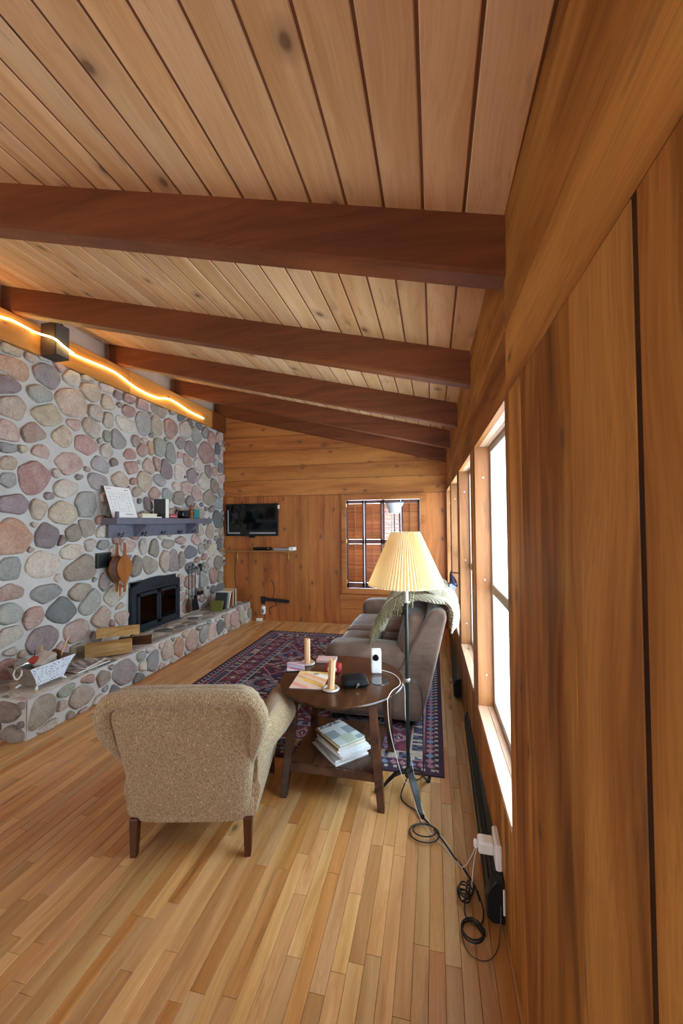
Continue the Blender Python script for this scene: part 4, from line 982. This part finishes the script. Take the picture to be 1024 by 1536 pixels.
m.prism(poly, 1, 3.12, 5.22); m.build('back_shell', M['suede'], F, smooth=30, bevel=.022, seg=4)
m = MB(); m.box(-.84, -.12, 3.16, 5.19, .06, .32, .01); m.build('base_frame', M['suede'], F, smooth=0)
for x in (-.80, -.2):
    for y in (3.22, 5.12): m = MB(); m.lathe([(.03, .011), (.035, .03), (.03, .075)], 10, (x, y, 0)); m.build('foot', M['blk'], F)
# throw blanket over the backrest, with fringe
m = MB(); prof = [(-.47, .56), (-.43, .66), (-.385, .76), (-.335, .85), (-.27, .915), (-.18, .955), (-.09, .97), (-.0, .965), (.075, .95), (.12, .90), (.122, .82), (.11, .74)]
q = [Vector((x, 0, z)) for x, z in prof]; sp_ = spline(q, 5); ns = len(sp_)-1
cols = [lin('c8c0aa'), lin('a0967a'), lin('b6ad94'), lin('857a5a')]
def thr(u, v):
    p = sp_[min(ns, int(u*ns+.5))]; y = 3.17+.8*v; w = .02+.034*math.sin(v*27+2.2*math.sin(u*5))+.018*noise.noise(Vector((u*7, v*10, 2)))
    a = u*ns/ns; nrm = Vector((-(1-u)*1.0+u*.8, 0, .75)).normalized()
    e = .05*(1-u)*math.sin(v*7+1)
    return (p.x+nrm.x*(.02+w), y+.05*math.sin(u*6)+.10*(1-u), p.z+nrm.z*(.02+w)+e-.0)
m.grid(thr, ns, 70, lambda u, v: (*mixc(cols[0], cols[int(hsh(int(v*23), int(u*9))*4) % 4], .35+.5*(1-u)), .5))
o = m.build('throw_blanket', M['knit'], smooth=80, recalc=False); tag(o, 'cream and olive knitted throw with fringe draped over the sofa back', 'blanket')
sd = o.modifiers.new('thick', 'SOLIDIFY'); sd.thickness = .012; sd.offset = 1
m = MB(); qf = random.Random(2)
for k in range(64):
    v = k/63; p = Vector(thr(0, v)); L2 = qf.uniform(.09, .16); m.col = (*cols[qf.choice([1, 2, 3, 3])], .5)
    m.tube([p, p+Vector((-.01, qf.uniform(-.01, .01), -L2*.5)), p+Vector((qf.uniform(-.03, .0), qf.uniform(-.02, .02), -L2))], [.0035, .004, .002], 5)
for k in range(110):
    u = qf.uniform(0.0, .5); p = Vector(thr(u, 0)); p.y = 3.16+.07*(1-u)+.03*math.sin(u*7)-.035; m.col = (*mixc(cols[qf.choice([1, 3, 3])], (.2, .15, .07), .35), .5)
    m.tube([p, p+Vector((-.012, -.012, -.06)), p+Vector((qf.uniform(-.04, .0), -.01, -qf.uniform(.1, .17)))], [.004, .0045, .002], 5)
fr = m.build('fringe', M['knit'], o)
# the heavy folds bunched along its near edge
m = MB(); qf = random.Random(12)
for k in range(8):
    y0 = 3.19+.082*k; r0 = qf.uniform(.032, .048); u0 = [.10, .0, .04, .0, .06, .02, .0, .05][k]; u1 = [.9, 1, .93, 1, .95, 1, .9, 1][k]; lift = .012+.03*math.sin(PI*k/7); P_ = []; Rr = []
    for j in range(25):
        u = u0+(u1-u0)*j/24; p = sp_[min(ns, int(u*ns+.5))]; nrm = Vector((-(1-u)+u*.8, 0, .75)).normalized()
        P_.append((p.x+nrm.x*(.02+lift), y0+.03*math.sin(u*7+k)+.07*(1-u), p.z+nrm.z*(.02+lift))); Rr.append(r0*(1+.2*math.sin(j*.9+k*2))*(.55 if j in (0, 24) else 1))
    m.col = (*cols[[0, 2, 0, 1, 0, 2, 0, 1][k]], .5); m.tube(P_, Rr, 10, flat=.8)
m.build('fold', M['knit'], o, smooth=80)

# ------------------------------------------------------------------ side table
TX, TY, TZ = -.588, 2.53, .60
F = thing('side_table', 'round dark walnut side table with splayed legs and a lower shelf', 'table', (TX, TY, 0))
m = MB(); m.lathe([(.0005, TZ-.022), (.355, TZ-.022), (.385, TZ-.018), (.392, TZ-.008), (.388, TZ-.001), (.378, TZ), (.0005, TZ)], 64, sy=1.06); m.build('tabletop', M['table'], F, smooth=30)
m = MB()
for q in ((-.25, .25, -.24, -.215), (-.25, .25, .215, .24), (-.25, -.225, -.24, .24), (.225, .25, -.24, .24)): m.box(*q, TZ-.085, TZ-.02, .003)
m.build('apron', M['table'], F, smooth=0)
for sx in (-1, 1):
    for sy in (-1, 1):
        def ls(t): # t 0 foot 1 top
            x = sx*(.285-.055*t); y = sy*(.29-.055*t)+0*(.0); h = .019+.005*math.sin(PI*min(1, t*1.0)); return [(x+a*h, y+b*h, .578*t) for a, b in ((-1, -1), (1, -1), (1, 1), (-1, 1))]
        m = MB(); m.loft([ls(t) for t in (0, .2, .4, .7, 1)]); m.build('leg', M['table'], F, smooth=0, bevel=.003)
m = MB()
for k in range(4): m.col = rr(); m.box(-.255+.1275*k, -.255+.1275*(k+1)-.0015, -.27, .26, .178, .196, .002)
m.build('lower_shelf', M['table'], F, smooth=0)
m = MB()
m.box(-.25, .25, -.29, -.268, .148, .193, .003); m.build('shelf_rail', M['table'], F, smooth=0)
m = MB(); m.box(-.25, .25, .262, .282, .148, .193, .003); m.build('shelf_rail', M['table'], F, smooth=0)
# things on the table
def wstand(label, x, y, tilt):
    F = thing('wooden_stand', label, 'wooden stand', (x, y, TZ), 0, None); m = MB()
    Mt = RY(tilt)
    m.lathe([(.021, .006), (.021, .172), (.019, .176), (.012, .177), (.008, .172), (.0005, .170)], 8, M=Mt); m.build('post', M['stand'], F, smooth=25)
    m = MB(); m.lathe([(.034, .0), (.05, .0), (.054, .006), (.05, .012), (.04, .012), (.034, .004)], 32, cap=False, c=(0, 0, 0)); m.loft([[(0, 0, 0)]*3]*1, cap=False) if False else None
    m.build('base_ring', M['nickelr'], F, smooth=60); m = MB(); m.lathe([(.0005, .001), (.034, .001), (.034, .005), (.0005, .006)], 24); m.build('base_disc', M['stand'], F)
M['nickelr'] = plain('pale_ring', 'c9c2bb', .35, .3)
wstand('pale wooden post on a ring base, at the far left of the side table', -.88, 2.72, 0)
wstand('pale wooden post on a ring base, leaning at the front of the side table', -.612, 2.335, .07)
F = magazine('colourful magazine with orange and pink cover under the front wooden post', (-.86, 2.30, TZ+.001), .08, .205, .27, .004, ('ecd0b8', 'e0906c', 'f0e4dc', 'e6a0a0', 'f4f0ea', 'e8b088', 'd8e0e4', 'f0d040'), 23, mode=1, nu=40, nv=50, grp=None)
tc = bpy.data.curves.new('cover_number', 'FONT'); tc.body = '50'; tc.size = .035; tc.extrude = .0003
to = bpy.data.objects.new('cover_number', tc); COL.objects.link(to); to.data.materials.append(M['blk']); bpy.context.view_layer.update(); tm = bpy.data.meshes.new_from_object(to); bpy.data.objects.remove(to); to = bpy.data.objects.new('cover_number', tm); COL.objects.link(to); to.parent = F; to.location = (.10, .215, .0055)
F = magazine('small pink and blue leaflet overhanging the left edge of the side table', (-.965, 2.54, TZ+.006), .35, .12, .17, .003, ('c0a0b4', 'd8b8c8', '9fc0d8', 'a8587a', 'e8e0e8'), 8, mode=1, nu=24, nv=30, cat='leaflet', name='leaflet'); 
m = MB(); m.col = (*lin('c9a8a0'), .5); m.box(-.07, .07, -.05, .05, 0, .02, .003); o = m.build('notebook', M['colr'], smooth=0); o.location = (-.76, 2.80, TZ+.001); o.rotation_euler = (0, 0, .1); tag(o, 'pale pink notebook lying at the back of the side table', 'notebook')
m = MB(); m.col = (*lin('a02c30'), .5); m.rbox((0, 0, .025), (.10, .075, .05), .012); o = m.build('red_tin', M['colr']); o.location = (-.665, 2.62, TZ+.001); tag(o, 'small red tin behind the front wooden post on the side table', 'tin')
m = MB(); m.col = (*lin('e6d8d0'), .5); m.box(-.03, .03, -.039, -.0375, .014, .036); m.build('tin_label', M['colr'], o, smooth=0)
F = thing('zip_case', 'small black zipped case lying on the side table', 'case', (-.485, 2.425, TZ+.001), .35)
m = MB(); m.rbox((0, 0, .028), (.16, .13, .05), .024, puff=(0, 0, .004)); m.build('body', M['case'], F, smooth=60)
m = MB(); m.tube([(.081*c_, .066*s_, .027) for c_, s_ in [(math.copysign(abs(math.cos(t))**.4, math.cos(t)), math.copysign(abs(math.sin(t))**.4, math.sin(t))) for t in [2*PI*k/40 for k in range(41)]]], .0025, 6); m.build('zip', M['blk'], F)
m = MB(); m.lathe([(.0005, 0), (.009, .0), (.009, .004), (.0005, .005)], 12, M=T(.01, -.069, .03) @ RX(PI/2)); m.tube([(.01, -.072, .03), (.0, -.076, .012)], .003, 6); m.build('zip_pull', M['nickel'], F)
F = thing('security_camera', 'white upright camera block with round black lens on the side table', 'camera', (-.385, 2.66, TZ+.001), .2)
m = MB(); m.rbox((0, 0, .075), (.066, .062, .15), .008, n=4); m.build('body', M['white'], F, smooth=40)
m = MB(); m.lathe([(.0005, 0), (.021, 0), (.021, .004), (.017, .006), (.0005, .004)], 24, M=T(-.004, -.031, .105) @ RX(PI/2)); m.build('lens', M['gloss'], F)
m = MB(); m.lathe([(.0005, 0), (.06, 0), (.06, .003), (.0005, .003)], 40); o = m.build('clear_disc', M['disc']); o.location = (-.345, 2.515, TZ+.001); tag(o, 'round clear disc lying flat on the table in front of the white camera', 'disc')
# white cables
z = TZ+.005
m = MB(); m.tube(spline([(-.375, 2.685, z), (-.33, 2.68, z), (-.27, 2.64, z), (-.225, 2.56, z), (-.215, 2.47, z), (-.25, 2.38, z), (-.262, 2.30, z), (-.265, 2.262, z-.02), (-.25, 2.26, .42), (-.19, 2.30, .16), (-.155, 2.33, .10), (-.12, 2.27, .03), (-.06, 2.16, .006), (.03, 2.05, .006), (.10, 1.95, .01), (.14, 1.9, .10), (.165, 1.875, .19)], 7), .0018, 6)
tag(m.build('camera_cable', M['wcable']), 'thin white cable running from the white camera over the table edge to the outlet', 'cable')
m = MB(); m.tube(spline([(-.2, 2.50, TZ+.006), (-.185, 2.48, TZ-.03), (-.18, 2.46, .4), (-.14, 2.42, .15), (-.11, 2.33, .09), (-.075, 2.25, .02), (-.02, 2.16, .006), (.03, 2.10, .006), (.07, 2.02, .006), (.12, 1.90, .006), (.13, 1.82, .006), (.15, 1.86, .12), (.17, 1.86, .2)], 7), .0018, 6)
tag(m.build('charging_cable', M['wcable']), 'second white cable falling beside the lamp pole to the floor', 'cable')
# magazines on the lower shelf
g = 'magazines stacked on the lower shelf'; z = .197
L_ = [('pale magazine lowest of the stack on the table shelf', (.23, .29, .010), ('d8d6d4',), 'c8c6c4', (-.585, 2.36), .66), ('grey magazine second lowest of the stack on the shelf', (.22, .285, .009), ('a8a49a',), '8a867c', (-.585, 2.375), .60),
      ('thick white magazine third from the bottom of the shelf stack', (.21, .28, .018), ('dcdce0',), 'e6e6e8', (-.565, 2.38), .72), ('white journal fourth from the bottom of the shelf stack', (.21, .275, .012), ('e4e4e6',), 'd6d4d0', (-.575, 2.385), .68),
      ('yellowish magazine third from the top of the shelf stack', (.205, .27, .010), ('d8c89a', 'e6dcc0'), 'b89868', (-.585, 2.39), .64), ('brown edged magazine second from the top of the shelf stack', (.2, .27, .012), ('cabf9c', '8a6a44'), '5a3a26', (-.592, 2.39), .70),
      ('pictured magazine with pale blue and orange cover on top of the shelf stack', (.19, .26, .006), ('dfe3e0', 'b4c4c8', 'e2ac58', '9aa4a8', 'ece8dc', 'c8d4bc', 'e4e6e2', '5a5e64'), 'c8a858', (-.592, 2.40), .74)]
for k, (lb, (w_, h_, t_), pal, sp2, (cx, cy), a) in enumerate(L_):
    a = a+.12; ox = cx-(w_/2*math.cos(a)-h_/2*math.sin(a)); oy = cy+.08-(w_/2*math.sin(a)+h_/2*math.cos(a))
    magazine(lb, (ox, oy, z), a, w_, h_, t_, pal, 30+k, sp2, 'magazine', g, mode=k % 2 if k < 6 else 0, nu=24 if k == 6 else 4, nv=30 if k == 6 else 4, back='e2e2e0'); z += t_+.0008

# ------------------------------------------------------------------ floor lamp
LX, LY = -.165, 2.40
F = thing('floor_lamp', 'tall floor lamp with pleated cream shade and dark three-footed stand', 'lamp', (LX, LY, 0))
m = MB(); N = 144; H0, H1, R0, R1 = 1.222, 1.535, .218, .083
rings = []
for t in (0, .03, .5, .97, 1):
    r = R0+(R1-R0)*t; amp = .0075*(1-.5*t)*(.5 if t in (0, 1) else 1); rings.append([((r+amp*(1 if j % 2 else -1))*math.cos(2*PI*j/N), (r+amp*(1 if j % 2 else -1))*math.sin(2*PI*j/N), H0+(H1-H0)*t) for j in range(N)])
m.loft(rings, cap=False); sh = m.build('lamp_shade', M['shade'], F, smooth=0)
m = MB()
for z, r in ((H0+.004, R0-.008), (H1-.004, R1-.004)): m.tube([(r*math.cos(2*PI*k/48), r*math.sin(2*PI*k/48), z) for k in range(49)], .0025, 6)
for k in range(3): m.tube([(0, 0, H1-.03), ((R1-.004)*math.cos(k*2.09), (R1-.004)*math.sin(k*2.09), H1-.004)], .002, 6)
m.build('shade_ring', M['nickel'], sh)
m = MB(); m.lathe([(.011, .14), (.011, 1.10), (.015, 1.11), (.016, 1.12)], 16); m.build('pole', M['green'], F)
m = MB(); m.lathe([(.013, .655), (.019, .66), (.019, .672), (.013, .677)], 16, cap=False); m.build('pole_ring', M['nickel'], F)
m = MB(); m.lathe([(.016, 1.115), (.022, 1.12), (.022, 1.128), (.013, 1.13), (.013, 1.20), (.018, 1.205), (.018, 1.30), (.001, 1.305)], 16); m.build('lamp_neck', M['nickel'], F)
m = MB(); m.lathe([(.013, 1.30), (.03, 1.35), (.032, 1.38), (.02, 1.41), (.001, 1.42)], 16); m.build('light_bulb', M['bowl'], F)
m = MB(); m.lathe([(.001, .105), (.02, .11), (.024, .13), (.02, .15), (.012, .16)], 16); m.build('hub', M['blk'], F)
for ang_ in (-1.12, 3.25, .93):
    m = MB(); u_ = Vector((math.cos(ang_), math.sin(ang_), 0)); s_ = Vector((-u_.y, u_.x, 0)); rings = []
    for r_, z_, w_, th in ((.005, .135, .014, .006), (.04, .135, .018, .006), (.08, .115, .02, .006), (.12, .075, .016, .006), (.155, .03, .012, .006), (.175, .012, .010, .006), (.19, .01, .010, .008), (.20, .022, .009, .006)):
        c_ = u_*r_+Vector((0, 0, z_)); rings.append([tuple(c_+s_*w_-Vector((0, 0, th))), tuple(c_-s_*w_-Vector((0, 0, th))), tuple(c_-s_*w_+Vector((0, 0, th))), tuple(c_+s_*w_+Vector((0, 0, th)))])
    m.loft(rings); lg = m.build('foot', M['blk'], F, smooth=40, bevel=.002)
    m = MB(); m.lathe([(.001, 0), (.013, .001), (.015, .008), (.013, .014), (.001, .016)], 12, M=T(u_.x*.182, u_.y*.182, 0)); m.build('foot_pad', M['blk'], lg)
m = MB()
m.tube(spline([(-.165+.012, 2.40, .665), (-.13, 2.42, .655), (-.10, 2.50, .60), (-.085, 2.56, .5), (-.085, 2.60, .25), (-.09, 2.58, .02), (-.15, 2.52, .012)], 7), .0035, 6)
pts = [(-.165, 2.41, .11), (-.20, 2.40, .03), (-.205, 2.36, .006), (-.17, 2.31, .006), (-.11, 2.27, .006), (-.06, 2.21, .006)]
for k in range(0, 20): t = k*.62+1.2; pts.append((-.045+(.085-.0018*k)*math.cos(t)-.02, 2.115+(.075-.0022*k)*math.sin(t), .006+.0012*k))
pts += [(.03, 2.06, .02), (.07, 2.01, .006), (.11, 1.95, .006), (.15, 1.87, .006), (.165, 1.80, .006)]
m.tube(spline(pts, 5), .0035, 6)
tag(m.build('lamp_cord', M['bcable']), 'black lamp cord coiled on the floor between lamp and outlet', 'cord')
m = MB(); qk = random.Random(8); pts = [(.15, 1.86, .01)]
for k in range(26): t = k*1.05; pts.append((.105+.028*math.cos(t)+qk.uniform(-.008, .008), 1.80+.032*math.sin(t)+qk.uniform(-.01, .01), .008+.0016*k))
pts += [(.10, 1.74, .01), (.12, 1.70, .006), (.16, 1.70, .006), (.175, 1.76, .006), (.16, 1.83, .02)]
m.tube(spline(pts, 4), .003, 6); tag(m.build('tangled_cord', M['bcable']), 'tangled black cord bundled on the floor below the outlet', 'cord')
m = MB(); pts = [(.12, 1.72, .006)]
for k in range(22): t = k*.6; pts.append((.125+.042*math.cos(t), 1.655+.045*math.sin(t), .006+.0011*k))
m.tube(spline(pts, 5), .0035, 6); tag(m.build('coiled_cord', M['bcable']), 'black cord coiled in a small ring nearest the viewer by the wall', 'cord')
m = MB(); m.tube(spline([(.235, 1.70, .09), (.225, 1.66, .02), (.20, 1.60, .005), (.16, 1.565, .004), (.11, 1.575, .004), (.085, 1.63, .004), (.095, 1.70, .004)], 7), .0018, 6); tag(m.build('thin_brown_wire', M['brcable']), 'thin brown wire looping round the coiled black cord on the floor', 'wire')
# outlet
F = thing('power_outlet', 'white wall outlet block with a bulky plug adapter low on the window wall', 'outlet', (rw(1.80), 1.80, .235))
m = MB(); m.box(-.026, .0, -.06, .06, -.052, .052, .006); m.build('outlet_body', M['white'], F, smooth=0)
m = MB(); m.box(-.088, -.026, -.02, .04, -.024, .024, .007); m.box(-.105, -.088, .0, .026, -.018, .01, .005); m.build('plug_adapter', M['white'], F, smooth=0)
m = MB(); m.box(-.008, .0, -.035, .035, -.05, .05, .003); o = m.build('wall_plate', M['white'], smooth=0); o.location = (rw(1.73), 1.73, .105); tag(o, 'small white wall plate beneath the outlet block on the window wall', 'wall plate')
# baseboard heaters
def heater(label, y0, y1):
    F = thing('baseboard_heater', label, 'heater', (0, y0, 0)); F.rotation_euler = (0, 0, -MS*-1)
    F.location = (rw(y0), y0, 0); L = y1-y0
    pr = [(-.002, .02), (-.045, .02), (-.06, .035), (-.062, .12), (-.05, .15), (-.03, .178), (-.002, .18)]
    m = MB(); m.prism([(x, z) for x, z in pr], 1, 0.02, L-.02); m.build('casing', M['heater'], F, smooth=0, bevel=.003)
    m = MB()
    for z in (.045, .07, .095): m.tube([(-.063, .05, z), (-.063, L-.05, z)], .004, 6)
    m.tube([(-.055, .05, .145), (-.055, L-.05, .145)], .005, 6); m.tube([(-.04, .05, .166), (-.04, L-.05, .166)], .004, 6); m.build('fin_grille', M['blk'], F)
    for a in (0, L-.05): m = MB(); m.prism([(x*1.12, z*1.03-.004) for x, z in pr], 1, a, a+.05); m.build('end_cap', M['blk'], F, smooth=0, bevel=.004)
heater('long dark baseboard heater on the window wall beside the outlet', 1.70, 3.20)
heater('dark baseboard heater further along the window wall behind the sofa', 3.75, 5.6)

# torchiere in the far corner
F = thing('torchiere_lamp', 'torchiere floor lamp with white bowl in front of the shuttered window', 'lamp', (-.535, 5.66, 0))
m = MB(); m.lathe([(.011, 0.02), (.011, 1.70)], 12); m.build('pole', M['mantel'], F)
m = MB(); m.lathe([(.13, 0), (.13, .012), (.03, .03), (.012, .05)], 24); m.build('base', M['mantel'], F)
m = MB(); m.lathe([(.03, 1.70), (.075, 1.71), (.088, 1.76), (.10, 1.80), (.128, 1.84), (.13, 1.85), (.124, 1.85), (.095, 1.80), (.08, 1.76), (.02, 1.72)], 32, cap=True); m.build('lamp_bowl', M['bowl'], F)
m = MB(); m.lathe([(.126, 1.85), (.131, 1.852), (.131, 1.866), (.122, 1.866), (.122, 1.852)], 32, cap=False); m.build('bowl_rim', M['mantel'], F)
# cap hanging by the windows
F = thing('cap', 'dark blue and white cap hanging on the post between the far windows', 'cap', (rw(3.83)-.0, 3.80, 1.04))
m = MB(); rings = []
for k in range(9):
    t = k/8; r = .085*math.cos(t*PI/2*.98)
    rings.append([(-.05-.035*math.cos(a)*math.cos(t*PI/2)-.02*t, r*math.sin(a)*1.0, -.02+.10*math.sin(t*PI/2)+.02*math.cos(a)) for a in [2*PI*j/20 for j in range(20)]])
m.loft(rings); m.build('crown', plain('navy_cloth', '2f3450', .8), F)
m = MB(); m.loft([[(-.09, -.07, -.01), (-.03, -.075, -.0), (-.03, .075, .0), (-.09, .07, -.01)], [(-.085, -.06, -.07), (-.04, -.065, -.07), (-.04, .065, -.07), (-.085, .06, -.07)], [(-.065, -.03, -.13), (-.045, -.03, -.13), (-.045, .03, -.13), (-.065, .03, -.13)]]); m.build('brim', plain('grey_cloth', 'a8a8bc', .8), F, smooth=40)
m = MB(); m.tube([(0, 0, .08), (-.06, 0, .085)], .006, 8); m.build('peg', M['leg'], F)

# ------------------------------------------------------------------ rear of the room (behind the viewer): glazed wall, gives the daylight its second direction
m = MB(); GX0, GX1, GZ0, GZ1 = -3.2, -1.5, .8, 2.25
for q in ((-3.7, GX0, 0, 3.8), (GX1, .6, 0, 3.8), (GX0, GX1, 0, GZ0), (GX0, GX1, GZ1, 3.8)): m.col = rr(); m.box(q[0], q[1], YB-.15, YB, q[2], q[3])
struct(m.build('wall_rear', M['far_h'], smooth=0))
m = MB()
for k in range(5): x = GX0+(GX1-GX0)*k/4; m.box(x-.03, x+.03, YB-.1, YB-.05, GZ0, GZ1)
m.box(GX0, GX1, YB-.1, YB-.05, GZ0, GZ0+.05); m.box(GX0, GX1, YB-.1, YB-.05, GZ1-.05, GZ1)
struct(m.build('window_6', M['jamb'], smooth=0))

# ------------------------------------------------------------------ daylight
w = bpy.data.worlds.new('sky'); sc.world = w; w.use_nodes = True; nt = w.node_tree; nt.nodes.clear()
out = nt.nodes.new('ShaderNodeOutputWorld'); bg = nt.nodes.new('ShaderNodeBackground'); nt.links.new(bg.outputs[0], out.inputs[0])
bg.inputs[0].default_value = (.80, .90, 1.0, 1); bg.inputs[1].default_value = SKY
def portal(loc, rot, sx, sy, nm):
    l = bpy.data.lights.new(nm, 'AREA'); l.shape = 'RECTANGLE'; l.size = sx; l.size_y = sy; l.cycles.is_portal = True
    o = bpy.data.objects.new(nm, l); COL.objects.link(o); o.location = loc; o.rotation_euler = rot
for a, b in WY: portal((rw(a)+.24, (a+b)/2, (WZ0+WZ1)/2), (0, PI/2, 0), WZ1-WZ0, b-a, 'window_portal')
portal(((GX0+GX1)/2, YB-.16, (GZ0+GZ1)/2), (PI/2, 0, 0), GX1-GX0, GZ1-GZ0, 'window_portal')
portal(((FX0+FX1)/2, D+.19, (FZ0+FZ1)/2), (-PI/2, 0, 0), FX1-FX0, FZ1-FZ0, 'window_portal')

# ------------------------------------------------------------------ camera
cd = bpy.data.cameras.new('camera'); cam = bpy.data.objects.new('camera', cd); COL.objects.link(cam); sc.camera = cam
yaw, pitch, roll, f = .2255, .0235, -.0093, 601.42
cd.sensor_fit = 'VERTICAL'; cd.sensor_height = 36; cd.lens = f/1536*36; cd.clip_start = .02
cam.location = (0, 0, 1.6)
cam.rotation_euler = (Matrix.Rotation(yaw, 3, 'Z') @ Matrix.Rotation(PI/2+pitch, 3, 'X') @ Matrix.Rotation(ROLLS*roll, 3, 'Z')).to_euler()
vs = sc.view_settings; vs.view_transform = 'Standard'; vs.look = 'None'; vs.gamma = 1; vs.use_curve_mapping = False; vs.exposure = EXPO
sc.cycles.max_bounces = 12; sc.cycles.diffuse_bounces = 6; sc.cycles.transparent_max_bounces = 12
